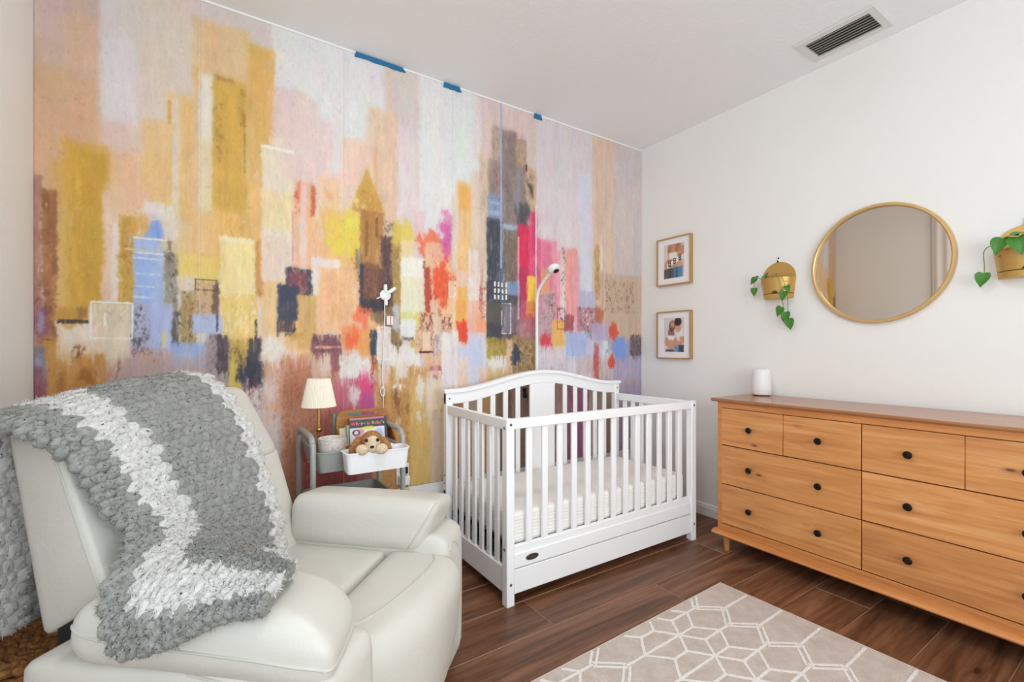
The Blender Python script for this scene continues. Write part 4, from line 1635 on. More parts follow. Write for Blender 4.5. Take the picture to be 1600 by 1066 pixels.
out = rounded(0.122, 0.217, 0.035) + [(-0.135, 0.0), (0.135, 0.0)]
hole = []
for k in range(20):
    a = 2 * PI * k / 20
    hole.append((0.072 * (abs(math.cos(a)) ** 0.5) * (1 if math.cos(a) > 0 else -1), 0.195 + 0.008 * math.sin(a)))
bm = bmesh.new()
lo = [bm.verts.new((x, 0, z)) for x, z in out]
lh = [bm.verts.new((x, 0, z)) for x, z in hole]
es = [bm.edges.new((lo[i], lo[(i + 1) % len(lo)])) for i in range(len(lo))] + [bm.edges.new((lh[i], lh[(i + 1) % len(lh)])) for i in range(len(lh))]
bmesh.ops.triangle_fill(bm, use_beauty=True, edges=es)
ext = bmesh.ops.extrude_face_region(bm, geom=bm.faces[:])
for v_ in [e for e in ext['geom'] if isinstance(e, bmesh.types.BMVert)]:
    v_.co.y += 0.012
bmesh.ops.recalc_face_normals(bm, faces=bm.faces)
me = bpy.data.meshes.new('back_board')
bm.to_mesh(me)
bm.free()
me.materials.append(m_cadw)
bb = link(bpy.data.objects.new('back_board', me), cd)
bb.location = (0, 0.03, 0)
for sx in (-1, 1):
    g = G()
    g.prism([(-0.075, 0.0), (0.03, 0.0), (0.03, 0.15), (0.0, 0.145), (-0.06, 0.085), (-0.075, 0.08)], 'x', sx * 0.124 - 0.005, sx * 0.124 + 0.005)
    g.build('side_board', m_cadw, cd, bevel=0.002)
G().box(-0.124, -0.075, 0.0, 0.124, 0.03, 0.008).build('floor_board', m_cadw, cd, smooth=False)
G().box(-0.124, -0.075, 0.0, 0.124, -0.068, 0.07).build('front_board', m_cadw, cd, bevel=0.001)

m_paper = plain('book_pages', 'E9E4D6', 0.8)


def book(label, x, y, z, w, h, t, lean, cover, yaw=0.0):
    b = thing('picture_book', label, 'book', (x, y, z), yaw, 'picture books in the wooden caddy')
    b.rotation_euler = (lean, 0, yaw)
    G().box(-w / 2, 0.0, 0, w / 2, 0.0022, h).build('front_cover', cover, b, bevel=0.0008)
    G().box(-w / 2, t - 0.0022, 0, w / 2, t, h).build('back_cover', cover, b, bevel=0.0008)
    G().box(-w / 2, 0.0, 0, -w / 2 + 0.002, t, h).build('spine', cover, b, smooth=False)
    G().box(-w / 2 + 0.002, 0.0022, 0.003, w / 2 - 0.003, t - 0.0022, h - 0.003).build('pages', m_paper, b, smooth=False)
    return b


m_cov = plain('book_cover_black', '2A2230', 0.3)
bk = book('black picture book lettered Where is Baby\'s in bright colours behind the plush dog', 0.620, 2.152, 0.658, 0.172, 0.178, 0.012, math.radians(-9), m_cov)
BC = """R 0 0 172 178 E3E0E6 100 2 2 3
R 0 132 172 180 2A1E2C 100 2 1 3
R 0 168 172 180 C8788A 90 3 1 3
R 160 0 172 178 3A2A38 90 2 1 0
E 20 60 70 128 D89AA0 95 5 3 3
R 8 8 60 70 C9D2E4 90 10 3 3
E 60 70 120 130 F0E9D8 95 5 3 3
E 92 20 150 100 5A78B8 92 5 3 4
E 110 60 152 124 A8C0E0 90 5 3 3
E 12 98 44 124 4A2A50 92 4 3 0
E 18 102 38 120 F2E9EC 92 4 3 0
E 50 120 110 136 E8D84A 92 4 3 0
E 40 30 70 60 E05A6A 85 5 3 0
E 118 8 140 40 3E9A6A 85 5 3 0""".split('\n')
img = paint(BC, 172, 178, 2.0)
painted_sheet('cover_print', img, 2.0, 0, img.shape[1] - 1, lambda X, Z, d: (X - 0.086, np.full_like(X, -0.0006 + d), Z), 0.0008, m_photo, bk)


def lettering(text, parent, x0, z0, size, y, colors, spacing=1.0):
    g = G()
    mats = [plain('letter_' + c, c, 0.4) for c in colors]
    x = x0
    for i, chx in enumerate(text):
        if chx == ' ':
            x += size * 0.28
            continue
        cu = bpy.data.curves.new('letter', 'FONT')
        cu.body = chx
        cu.size = size
        cu.offset = 0.0006
        to = bpy.data.objects.new('letter', cu)
        me_ = to.to_mesh()
        vv = [(v.co.x, v.co.y) for v in me_.vertices]
        ff = [tuple(p.vertices) for p in me_.polygons]
        wmax = max(p[0] for p in vv)
        g.add([(x + a, y, z0 + b) for a, b in vv], ff, i % len(mats))
        x += wmax + size * 0.07 * spacing
        to.to_mesh_clear()
        bpy.data.objects.remove(to)
        bpy.data.curves.remove(cu)
    me2 = bpy.data.meshes.new('title_lettering')
    me2.from_pydata(g.v, [], g.f)
    for m in mats:
        me2.materials.append(m)
    me2.polygons.foreach_set('material_index', g.mi)
    return link(bpy.data.objects.new('title_lettering', me2), parent)


lettering("Where is Baby's", bk, -0.081, 0.144, 0.0208, -0.0012, ['E8485A', 'F08A4A', 'E84A8A', 'F2C84A', '6AC46A'])
book('thin cream book standing at the left end of the caddy', 0.520, 2.150, 0.658, 0.03, 0.140, 0.02, math.radians(-6), plain('cream_cover', 'DDD4B8', 0.5), math.radians(62))
book('pale green book leaning beside the cream book in the caddy', 0.548, 2.166, 0.658, 0.05, 0.146, 0.014, math.radians(-7), plain('green_cover', 'A9B49A', 0.5), math.radians(20))
tb = book('teal book peeking out behind the caddy back board', 0.545, 2.258, 0.652, 0.13, 0.196, 0.012, math.radians(-2), plain('teal_cover', '6FA08C', 0.5))

# crocheted toy dog in the bin
m_croc = Mat('brown_crochet', 'B98455', 0.9)
vv_ = m_croc.coords((1, 1, 1))
vo = m_croc.node('ShaderNodeTexVoronoi')
vo.inputs['Scale'].default_value = 170
m_croc.link(vv_, vo.inputs['Vector'])
m_croc.color(m_croc.ramp(vo.outputs['Distance'], [(0.0, 'CF9C6C'), (0.6, '9A6238')]))
m_croc.bump(vo.outputs['Distance'], -0.9, 0.004)
m_crem = Mat('cream_crochet', 'E6D5BC', 0.9)
vv_ = m_crem.coords((1, 1, 1))
vo = m_crem.node('ShaderNodeTexVoronoi')
vo.inputs['Scale'].default_value = 170
m_crem.link(vv_, vo.inputs['Vector'])
m_crem.color(m_crem.ramp(vo.outputs['Distance'], [(0.0, 'F0E2CC'), (0.6, 'CDB596')]))
m_crem.bump(vo.outputs['Distance'], -0.9, 0.004)
toy = thing('plush_dog', 'crocheted brown and cream toy dog resting its paws on the white bin', 'toy', (0.562, 1.925, 0.662), math.radians(-16))
toy.scale = (1.05, 1.05, 1.05)
G().ball((0, 0.004, 0.055), (0.042, 0.034, 0.062), 22, 16).build('body', m_croc.m, toy)
G().ball((0.0, -0.004, 0.106), (0.042, 0.038, 0.040), 24, 16).build('head', m_croc.m, toy)
G().ball((0.002, -0.030, 0.098), (0.030, 0.022, 0.033), 20, 14).ball((0.002, -0.045, 0.083), (0.023, 0.016, 0.018), 18, 12).build('muzzle', m_crem.m, toy)
for sx in (-1, 1):
    rt_ = Matrix.Rotation(math.radians(sx * 26), 3, 'Y')
    G().ball((sx * 0.050 + (-0.012 if sx < 0 else 0.004), 0.0, 0.082), (0.019, 0.013, 0.047 if sx < 0 else 0.040), 18, 14, rot=Matrix.Rotation(math.radians(sx * -24), 3, 'Y')).build('ear', m_croc.m, toy)
    G().ball((sx * 0.036, -0.056, 0.082), (0.024, 0.019, 0.021), 18, 12).build('paw', m_crem.m, toy)
    G().ball((sx * 0.021 + 0.001, -0.045, 0.115), 0.0068, 12, 10).build('eye', plain('toy_eye_black', '15120F', 0.15), toy)
g = G()
g.add([(-0.017, -0.0615, 0.098), (0.019, -0.0615, 0.098), (0.001, -0.0655, 0.078), (-0.017, -0.050, 0.098), (0.019, -0.050, 0.098), (0.001, -0.050, 0.078), (0.001, -0.072, 0.092)],
      [(0, 2, 6), (2, 1, 6), (1, 0, 6), (0, 1, 4, 3), (1, 2, 5, 4), (2, 0, 3, 5), (3, 4, 5)])
g.build('nose', plain('toy_nose_black', '15120F', 0.4), toy, sub=1)
G().ball((-0.062, 0.012, 0.060), (0.024, 0.022, 0.036), 18, 12).build('hind_leg', m_croc.m, toy)

# ------------------------------------------------------------------ wall planters with trailing plants
m_pl = plain('satin_gold_planter', 'D0AA62', 0.42, 0.6, bump=(160, 0.05, 0.001))
m_leaf = Mat('pothos_leaf', '3E7A2C', 0.35)
v = m_leaf.coords()
m_leaf.color(m_leaf.ramp(m_leaf.noise(v, 40, 3), [(0.35, '2F6A24'), (0.6, '4E8F34'), (0.75, '7FAF4C')]))
m_stem = plain('pothos_stem', '7A8A4A', 0.5)


def leaf_mesh(fold=0.28, curl=0.25):
    """heart shaped leaf along +x, length 1, base at the origin"""
    prof = [(0.0, 0.02), (-0.06, 0.16), (-0.04, 0.30), (0.08, 0.40), (0.25, 0.42), (0.45, 0.36), (0.65, 0.25), (0.82, 0.12), (0.93, 0.05), (1.0, 0.0)]
    vs, fs = [], []
    for i, (x, w) in enumerate(prof):
        xm = [0, 0.02, 0.06, 0.14, 0.27, 0.45, 0.65, 0.82, 0.93, 1.0][i]
        zc_ = -curl * xm * xm
        vs += [(xm, 0, zc_), (x, w, zc_ + fold * w), (x, -w, zc_ + fold * w), ((x + xm) / 2, w * 0.5, zc_ + fold * w * 0.42), ((x + xm) / 2, -w * 0.5, zc_ + fold * w * 0.42)]
    for i in range(len(prof) - 1):
        a, b = i * 5, (i + 1) * 5
        fs += [(a, a + 3, b + 3, b), (a + 3, a + 1, b + 1, b + 3), (a + 4, a, b, b + 4), (a + 2, a + 4, b + 4, b + 2)]
    g = G().add(vs, fs)
    me = bpy.data.meshes.new('leaf')
    me.from_pydata(g.v, [], g.f)
    me.polygons.foreach_set('use_smooth', [True] * len(me.polygons))
    me.materials.append(m_leaf.m)
    return me


LEAF = leaf_mesh()


def add_leaf(parent, p, tip, size, facing):
    """leaf from p pointing to direction tip, upper side facing"""
    x = Vector(tip).normalized()
    z = Vector(facing)
    z = (z - x * z.dot(x)).normalized()
    y = z.cross(x)
    o = bpy.data.objects.new('leaf', LEAF)
    link(o, parent)
    M4 = Matrix((x, y, z)).transposed().to_4x4()
    M4.translation = Vector(p)
    o.matrix_local = M4 @ Matrix.Scale(size, 4)
    return o


def planter(y, label, plab, stems, leaves):
    t = thing('wall_planter', label, 'planter', (XR, y, 1.455), 0, 'gold half round wall planters')
    R0 = 0.098
    # back plate: arch
    pts = [(R0 * math.cos(PI * k / 24), 0.125 + R0 * math.sin(PI * k / 24)) for k in range(25)] + [(-0.083, 0.0), (0.083, 0.0)]
    G().prism(pts, 'x', -0.006, -0.001).build('back_plate', m_pl, t, bevel=0.001, angle=30)
    # half round pocket, wider at the rim
    n = 28
    prof = [(0.083, 0.030), (0.098, 0.122), (0.095, 0.122), (0.080, 0.034)]
    vs, fs = [], []
    for k in range(n + 1):
        a = PI * k / n
        for (r, z) in prof:
            vs.append((-0.006 - r * 0.92 * math.sin(a), r * math.cos(a), z))
    skip = {}
    for k in range(n):
        for q in range(4):
            fs.append((k * 4 + q, (k + 1) * 4 + q, (k + 1) * 4 + (q + 1) % 4, k * 4 + (q + 1) % 4))
    G().add(vs, fs).build('pocket', m_pl, t, angle=35)
    vs, fs = [], []
    prof = [(0.0, 0.0), (0.079, 0.0), (0.084, 0.026), (0.0, 0.026)]
    for k in range(n + 1):
        a = PI * k / n
        for (r, z) in prof:
            vs.append((-0.006 - r * 0.94 * math.sin(a), r * math.cos(a), z))
    for k in range(n):
        for q in range(3):
            fs.append((k * 4 + q, (k + 1) * 4 + q, (k + 1) * 4 + q + 1, k * 4 + q + 1))
    G().add(vs, fs).build('drip_saucer', m_pl, t, angle=35)
    # half moon watering notch on the front
    a = math.radians(100)
    g = G()
    nn = 10
    rim = []
    for k in range(nn + 1):
        th_ = PI * k / nn
        da = 0.016 * math.cos(th_) / 0.084
        z = 0.030 + 0.014 * math.sin(th_)
        r = 0.0845 + (z - 0.03) * 0.16
        rim.append((-0.006 - (r * 0.92 + 0.0008) * math.sin(a + da), r * math.cos(a + da), z))
    g.add(rim, [tuple(range(nn + 1))])
    g.build('watering_notch', plain('notch_dark', '5A3E1C', 0.6), t, smooth=False)
    G().ball((-0.045, 0, 0.095), (0.042, 0.080, 0.012), 18, 10).build('soil', plain('potting_soil', '3A2A1E', 0.9, bump=(120, 0.6, 0.004)), t)
    h = thing('wall_hook', 'small clear hook with dark pin holding up the ' + ('left planter' if y > 1 else 'right planter'), 'hook', (XR, y + 0.002, 1.655), 0, 'planter hooks')
    G().box(-0.0045, -0.006, 0.016, -0.0005, 0.006, 0.052).build('hook_plate', m_whiteplastic, h, bevel=0.002)
    G().tube([(-0.003, 0, 0.028), (-0.016, 0, 0.022), (-0.018, 0, 0.032)], 0.0032, 8).build('hook_arm', m_blackmetal, h)
    G().ball((-0.005, 0, 0.047), (0.004, 0.005, 0.006), 10, 8).build('pin', m_blackmetal, h)
    p = thing('trailing_plant', plab, 'plant', (XR, y, 1.455), 0, 'trailing pothos plants')
    for st in stems:
        G().tube(smooth_path(st, 5), 0.0018, 6).build('stem', m_stem, p)
    for (pp, tip, sz, fc) in leaves:
        add_leaf(p, pp, tip, sz, fc)


OUT = (-1, -0.1, 0.25)
planter(1.447, 'gold half round wall planter left of the mirror', 'pothos with a long trailing vine in the planter left of the mirror',
        [[(-0.05, -0.02, 0.10), (-0.09, -0.055, 0.125), (-0.10, -0.075, 0.09), (-0.085, -0.088, 0.02), (-0.06, -0.080, -0.08), (-0.045, -0.085, -0.17)],
         [(-0.05, -0.01, 0.10), (-0.09, -0.035, 0.125), (-0.105, -0.055, 0.08), (-0.09, -0.062, -0.01), (-0.06, -0.055, -0.07)],
         [(-0.05, 0.05, 0.10), (-0.07, 0.085, 0.13), (-0.065, 0.115, 0.12), (-0.06, 0.12, 0.05)],
         [(-0.05, 0.02, 0.10), (-0.07, 0.03, 0.135)]],
        [((-0.065, 0.108, 0.135), (-0.2, 0.6, -0.7), 0.048, OUT), ((-0.060, 0.118, 0.075), (-0.1, 0.1, -1), 0.052, OUT), ((-0.075, 0.085, 0.140), (-0.3, 0.4, -0.3), 0.045, (-0.6, 0, 1)),
         ((-0.075, 0.03, 0.135), (-0.6, 0.5, -0.1), 0.045, (-0.5, 0, 1)), ((-0.08, -0.005, 0.135), (-0.5, -0.6, 0.1), 0.042, (-0.6, 0, 1)), ((-0.06, 0.05, 0.13), (-0.3, -0.3, 0.5), 0.036, (-1, 0, .4)),
         ((-0.088, -0.075, 0.035), (-0.3, 0.25, -1), 0.060, OUT), ((-0.088, -0.085, 0.065), (-0.3, -0.4, -0.8), 0.045, OUT),
         ((-0.062, -0.045, -0.055), (-0.1, 0.5, -0.9), 0.062, OUT), ((-0.060, -0.068, -0.085), (-0.1, -0.05, -1), 0.060, OUT), ((-0.055, -0.060, -0.10), (-0.1, 0.3, -1), 0.045, OUT),
         ((-0.050, -0.080, -0.125), (-0.05, -0.1, -1), 0.066, OUT)])
planter(0.437, 'gold half round wall planter at the right edge of the photograph', 'pothos with broad leaves in the planter right of the mirror',
        [[(-0.05, 0.05, 0.10), (-0.07, 0.09, 0.14), (-0.07, 0.115, 0.12), (-0.06, 0.115, 0.06), (-0.055, 0.118, -0.005)],
         [(-0.05, 0.0, 0.10), (-0.09, 0.03, 0.15)], [(-0.05, -0.02, 0.10), (-0.095, -0.02, 0.15)], [(-0.05, -0.05, 0.1), (-0.11, -0.06, 0.10)]],
        [((-0.058, 0.118, 0.030), (-0.1, 0.2, -1), 0.062, OUT), ((-0.090, 0.055, 0.165), (-0.5, 0.3, -1), 0.075, (-1, 0.1, 0.4)), ((-0.10, 0.01, 0.16), (-0.5, -0.2, -1), 0.080, (-1, 0, 0.4)),
         ((-0.085, 0.04, 0.170), (-0.6, -0.6, 0.05), 0.050, (-0.6, 0, 1)), ((-0.09, 0.0, 0.175), (-0.6, 0.5, 0.0), 0.050, (-0.5, 0, 1)), ((-0.10, -0.055, 0.12), (-0.5, -0.1, -1), 0.070, OUT), ((-0.09, -0.04, 0.15), (-0.4, -0.9, 0.1), 0.06, (-0.6, 0, 1))])

# ------------------------------------------------------------------ rug
rug = thing('area_rug', 'beige rug with a white hexagon lattice pattern on the wood floor', 'rug', (2.092, 1.331, 0), math.radians(2.0))
RW, RL = 1.42, 2.30
Mr = Mat('rug_pile', 'CDBFB6', 0.95, 0, 0.1)
v = Mr.coords()
n1 = Mr.noise(v, 260, 4, 0.7)
n2 = Mr.noise(v, 18, 4, 0.65)
c = Mr.mix(Mr.ramp(n2, [(0.3, 0.0), (0.7, 1.0)]), 'C6B7AC', 'D8CBC3')
c = Mr.mix(0.5, c, Mr.ramp(n1, [(0.3, 0.62), (0.65, 1.0)]), 'MULTIPLY')
Mr.color(c)
Mr.bump(n1, 0.5, 0.004)
Mw = Mat('rug_white_yarn', 'E6E1DC', 0.95, 0, 0.1)
v = Mw.coords()
n1 = Mw.noise(v, 260, 4, 0.7)
Mw.color(Mw.ramp(n1, [(0.3, 'DCD6D1'), (0.7, 'F3F0ED')]))
Mw.bump(n1, 0.5, 0.004)
G().box(-RW, -RL, 0.001, 0, 0, 0.009).build('rug_field', Mr.m, rug, bevel=0.003)
g = G()
g.box(-RW - 0.004, -0.005, 0.001, 0.004, 0.003, 0.0085).box(-RW - 0.004, -RL - 0.003, 0.001, 0.004, -RL + 0.005, 0.0085)
g.box(-0.005, -RL, 0.001, 0.003, 0, 0.0085).box(-RW - 0.003, -RL, 0.001, -RW + 0.005, 0, 0.0085)
g.build('rug_binding', plain('rug_binding', 'DCCFC2', 0.9), rug, bevel=0.002)
HZ = 0.0765            # half period along the short lattice direction
PU = 0.634
lines = G()


def strand(u0, v0, u1, v1, w=0.0100):
    L = math.hypot(u1 - u0, v1 - v0)
    zt = 0.0100 + random.random() * 0.0008
    n = max(2, int(L / 0.012))
    dx, dy = (u1 - u0) / L, (v1 - v0) / L
    pl, pr = [], []
    for i in range(n + 1):
        t = i / n
        a, b = u0 + (u1 - u0) * t, v0 + (v1 - v0) * t
        j = (random.random() - 0.5) * 0.0016
        ww = w / 2 + (random.random() - 0.5) * 0.0018
        pl.append((a - dy * (ww + j), b + dx * (ww + j)))
        pr.append((a + dy * (ww - j), b - dx * (ww - j)))
    for i in range(n):
        q = [pl[i], pl[i + 1], pr[i + 1], pr[i]]
        if all(0.001 < p[0] < RW - 0.001 and 0.001 < p[1] < RL - 0.001 for p in q):
            vs = [(-p[0], -p[1], zt) for p in q] + [(-p[0], -p[1], 0.008) for p in q]
            lines.add(vs, [(0, 1, 2, 3), (4, 5, 1, 0), (5, 6, 2, 1), (6, 7, 3, 2), (7, 4, 0, 3)])


def dbl(u0, v0, u1, v1):
    L = math.hypot(u1 - u0, v1 - v0)
    nx_, ny_ = -(v1 - v0) / L * 0.0105, (u1 - u0) / L * 0.0105
    strand(u0 + nx_, v0 + ny_, u1 + nx_, v1 + ny_, 0.0088)
    strand(u0 - nx_, v0 - ny_, u1 - nx_, v1 - ny_, 0.0088)


A0, B0 = 0.1365, 0.0600
for rep in range(0, 3):
    U = rep * PU
    for k in range(-2, 18):
        a = A0 + k * 2 * HZ
        b0, b1 = a - HZ, a + HZ
        if rep == 0:
            strand(0.0, a, 0.203, a)
        for b in (b0, b1):
            dbl(U + 0.203, a, U + 0.300, b)
            strand(U + 0.363, b, U + 0.436, a)
            strand(U + 0.469, b, U + 0.528, a)
            strand(U + 0.528, a, U + 0.589, b)
            strand(U + 0.666, b, U + 0.739, a)
        strand(U + 0.436, a, U + 0.528, a)
        strand(U + 0.528, a, U + 0.739, a)
        strand(U + 0.739, a, U + 0.837, a)
        strand(U + 0.300, b0, U + 0.469, b0)
        strand(U + 0.589, b0, U + 0.666, b0)
lat = lines.build('lattice_pattern', Mw.m, rug, smooth=False)
tag(lat, 'white woven hexagon lattice lines', kind='stuff')

# ------------------------------------------------------------------ recliner (local frame: x forward, y away from the camera)
Ml = Mat('ivory_leather', 'CDCBC5', 0.42, 0, 0.45)
v = Ml.coords()
n1 = Ml.noise(v, 5, 3, 0.5)
Ml.color(Ml.mix(n1, 'CAC7BE', 'D3D0C7'))
n2 = Ml.noise(v, 240, 3, 0.6)
n3 = Ml.noise(v, 7, 4, 0.6, 1.2)
Ml.bump(Ml.mix(0.12, n3, n2), 0.16, 0.02)
m_lea = Ml.m
m_pipe = plain('leather_piping', 'C4C2BA', 0.45)
m_dark = plain('recliner_dark_frame', '17171B', 0.6)
RZ = math.radians(-33.2026 - 10.0)
rc = thing('recliner', 'ivory leather recliner armchair with padded arms in the room corner', 'armchair', (0.237, 1.458, 0), RZ)


def lb(name, corners, rnd, bulge=(0, 0, 0), n=12, warp=None, parent=rc, mat=None):
    return cushion(corners, rnd, bulge, n, warp=warp).build(name, mat or m_lea, parent, angle=80)


def pipe(name, pts, r=0.0038, parent=rc, axis=(0, 0, -1), depth=0.5):
    """raised seam that follows the surface of its part"""
    return G().tube(surf_pts(parent, pts, axis, depth), r, 8).build(name, m_pipe, parent)


# plinth
G().box(-0.36, -0.33, 0.0, 0.30, 0.33, 0.05).build('plinth', m_dark, rc, bevel=0.005)
# arm bodies
nb = lb('arm_body', [(-0.405, -0.435, 0.035), (0.335, -0.435, 0.035), (-0.405, -0.235, 0.035), (0.335, -0.235, 0.035),
                     (-0.405, -0.435, 0.478), (0.335, -0.435, 0.530), (-0.405, -0.235, 0.478), (0.335, -0.235, 0.530)], (0.16, 0.28, 0.14), (0.02, 0.06, 0.0), 14)
pipe('arm_seam', [(0.02, -0.45, 0.500), (0.14, -0.45, 0.492), (0.22, -0.45, 0.46), (0.265, -0.45, 0.38), (0.275, -0.45, 0.25), (0.275, -0.45, 0.08)], 0.003, nb, (0, 1, 0), 0.3)
fb = lb('arm_body', block(-0.405, 0.345, 0.245, 0.445, 0.035, 0.525), (0.16, 0.28, 0.2), (0.02, 0.04, 0.0), 14)
pipe('arm_seam', [(0.36, 0.275, 0.47), (0.36, 0.31, 0.485), (0.36, 0.355, 0.46), (0.36, 0.375, 0.40), (0.36, 0.38, 0.25), (0.36, 0.38, 0.08)], 0.003, fb, (-1, 0, 0), 0.3)
# padded arm tops
def pad_near(P, x, y, z):
    return (P.x, P.y, P.z - 0.030 * max(0, x) ** 3 - 0.012 * max(0, -x) ** 3)


npad = lb('arm_pad', [(-0.275, -0.455, 0.495), (0.335, -0.440, 0.50), (-0.27, -0.215, 0.505), (0.27, -0.215, 0.50),
                     (-0.265, -0.445, 0.635), (0.335, -0.430, 0.640), (-0.26, -0.225, 0.64), (0.28, -0.22, 0.635)],
          (0.34, 0.34, 0.85), (0.02, 0.04, 0.16), 18, pad_near)
pipe('pad_seam', [(-0.262, -0.46, 0.568), (-0.15, -0.46, 0.562), (0.05, -0.46, 0.560), (0.20, -0.46, 0.556), (0.29, -0.46, 0.546), (0.32, -0.46, 0.535)], 0.003, npad, (0, 1, 0), 0.3)
pipe('pad_seam', [(0.36, -0.42, 0.535), (0.36, -0.36, 0.53), (0.36, -0.30, 0.53), (0.36, -0.26, 0.535)], 0.003, npad, (-1, 0, 0), 0.3)
fpad = lb('arm_pad', [(-0.235, 0.225, 0.468), (0.245, 0.222, 0.468), (-0.235, 0.445, 0.47), (0.26, 0.45, 0.47),
                     (-0.235, 0.240, 0.640), (0.325, 0.245, 0.640), (-0.235, 0.44, 0.62), (0.325, 0.44, 0.615)],
          (0.12, 0.42, 0.66), (0.0, 0.03, 0.12), 18)
pipe('pad_seam', [(0.215, 0.2, 0.485), (0.235, 0.2, 0.515), (0.262, 0.2, 0.56), (0.285, 0.2, 0.60), (0.300, 0.2, 0.63)], 0.0032, fpad, (0, 1, 0), 0.3)
# seat cushion
lb('seat', block(-0.27, 0.128, -0.245, 0.262, 0.22, 0.468), (0.10, 0.08, 0.16), (0.0, 0.0, 0.08), 14)


def foot_warp(P, x, y, z):
    # waterfall front: rounded in plan and tucked in towards the floor
    t = (P.z - 0.05) / 0.42
    f = max(0.0, (P.x - 0.12) / 0.25)
    tuck = -0.05 * (1 - t) ** 2 * f
    plan = -0.055 * f * ((P.y - 0.06) / 0.27) ** 2 * (1.25 if P.y < 0.02 else 0.35)
    return (P.x + tuck + plan, P.y, P.z - 0.012 * f * f)


ft = lb('footrest', block(0.122, 0.405, -0.245, 0.272, 0.045, 0.472), (0.44, 0.06, 0.34), (0.03, 0.0, 0.04), 18, foot_warp)
pipe('footrest_seam', [(0.135, -0.225, 0.45), (0.20, -0.205, 0.46), (0.262, -0.14, 0.462), (0.300, -0.02, 0.458), (0.318, 0.12, 0.456), (0.318, 0.20, 0.454), (0.300, 0.245, 0.452)], 0.0034, ft)
# backrest shell (side wings) and front cushions
XT, XB_ = -0.445, -0.265


def bx(z):                      # x of the shell front at height z
    return -0.262 - (z - 0.58) * 0.52


shell = lb('backrest_shell', [(-0.475, -0.335, 0.455), (-0.275, -0.335, 0.575), (-0.475, 0.335, 0.455), (-0.275, 0.335, 0.575),
                             (-0.600, -0.325, 0.955), (-0.455, -0.325, 0.955), (-0.610, 0.325, 0.985), (-0.465, 0.325, 0.995)],
           (0.14, 0.08, 0.10), (0.03, 0.0, 0.01), 16)
pipe('shell_seam', [(-0.302, -0.36, 0.585), (-0.348, -0.36, 0.680), (-0.402, -0.36, 0.80), (-0.448, -0.36, 0.895), (-0.478, -0.36, 0.935), (-0.52, -0.36, 0.945), (-0.585, -0.36, 0.94)], 0.0034, shell, (0, 1, 0), 0.3)
G().box(-0.44, -0.325, 0.38, -0.25, 0.325, 0.53).build('recline_mechanism', m_dark, rc, smooth=False)
lb('lumbar_cushion', [(-0.33, -0.25, 0.44), (-0.195, -0.25, 0.44), (-0.33, 0.275, 0.44), (-0.195, 0.29, 0.44),
                      (-0.44, -0.25, 0.80), (-0.325, -0.25, 0.80), (-0.44, 0.275, 0.80), (-0.315, 0.295, 0.80)],
   (0.24, 0.10, 0.14), (0.12, 0.0, 0.02), 14)
lb('headrest_cushion', [(-0.44, -0.25, 0.775), (-0.300, -0.25, 0.775), (-0.44, 0.28, 0.775), (-0.295, 0.295, 0.775),
                        (-0.55, -0.24, 1.000), (-0.415, -0.24, 1.000), (-0.56, 0.245, 1.020), (-0.425, 0.265, 1.020)],
   (0.34, 0.16, 0.30), (0.12, 0.0, 0.03), 14)

# ------------------------------------------------------------------ chunky knitted throw over the recliner
CTRL = [
    [(-0.70, -0.375, 0.43), (-0.70, -0.31, 0.42), (-0.70, -0.21, 0.42), (-0.71, -0.05, 0.44), (-0.70, 0.08, 0.45)],
    [(-0.69, -0.375, 0.62), (-0.69, -0.30, 0.61), (-0.69, -0.21, 0.61), (-0.69, -0.05, 0.63), (-0.69, 0.08, 0.64)],
    [(-0.675, -0.385, 0.80), (-0.675, -0.295, 0.80), (-0.67, -0.20, 0.81), (-0.67, -0.04, 0.83), (-0.665, 0.09, 0.84)],
    [(-0.635, -0.385, 0.945), (-0.635, -0.295, 0.965), (-0.635, -0.20, 0.98), (-0.63, -0.04, 1.00), (-0.63, 0.10, 1.01)],
    [(-0.545, -0.390, 0.985), (-0.545, -0.295, 1.005), (-0.545, -0.20, 1.025), (-0.545, -0.03, 1.050), (-0.545, 0.11, 1.055)],
    [(-0.445, -0.385, 0.965), (-0.44, -0.29, 0.99), (-0.435, -0.20, 1.01), (-0.43, -0.03, 1.035), (-0.43, 0.12, 1.040)],
    [(-0.362, -0.345, 0.885), (-0.345, -0.265, 0.905), (-0.325, -0.195, 0.915), (-0.315, -0.03, 0.925), (-0.315, 0.118, 0.925)],
    [(-0.308, -0.325, 0.78), (-0.285, -0.25, 0.785), (-0.265, -0.18, 0.785), (-0.25, -0.035, 0.785), (-0.25, 0.110, 0.785)],
    [(-0.235, -0.315, 0.70), (-0.220, -0.24, 0.70), (-0.205, -0.17, 0.68), (-0.185, -0.035, 0.655), (-0.185, 0.100, 0.645)],
    [(-0.165, -0.425, 0.650), (-0.150, -0.345, 0.680), (-0.14, -0.265, 0.675), (-0.12, -0.11, 0.62), (-0.130, 0.060, 0.525)],
    [(-0.095, -0.470, 0.570), (-0.080, -0.435, 0.640), (-0.065, -0.345, 0.678), (-0.045, -0.23, 0.655), (-0.050, -0.085, 0.545)],
    [(0.005, -0.467, 0.580), (0.020, -0.440, 0.645), (0.025, -0.365, 0.682), (0.03, -0.29, 0.672), (0.030, -0.200, 0.635)],
    [(0.110, -0.452, 0.635), (0.115, -0.425, 0.660), (0.115, -0.375, 0.682), (0.112, -0.325, 0.680), (0.108, -0.275, 0.662)],
    [(0.195, -0.435, 0.650), (0.195, -0.410, 0.668), (0.190, -0.375, 0.676), (0.185, -0.345, 0.675), (0.175, -0.310, 0.668)],
]
CP = np.array(CTRL)
CS = np.array([0.0, 0.20, 0.40, 0.74, 1.0])


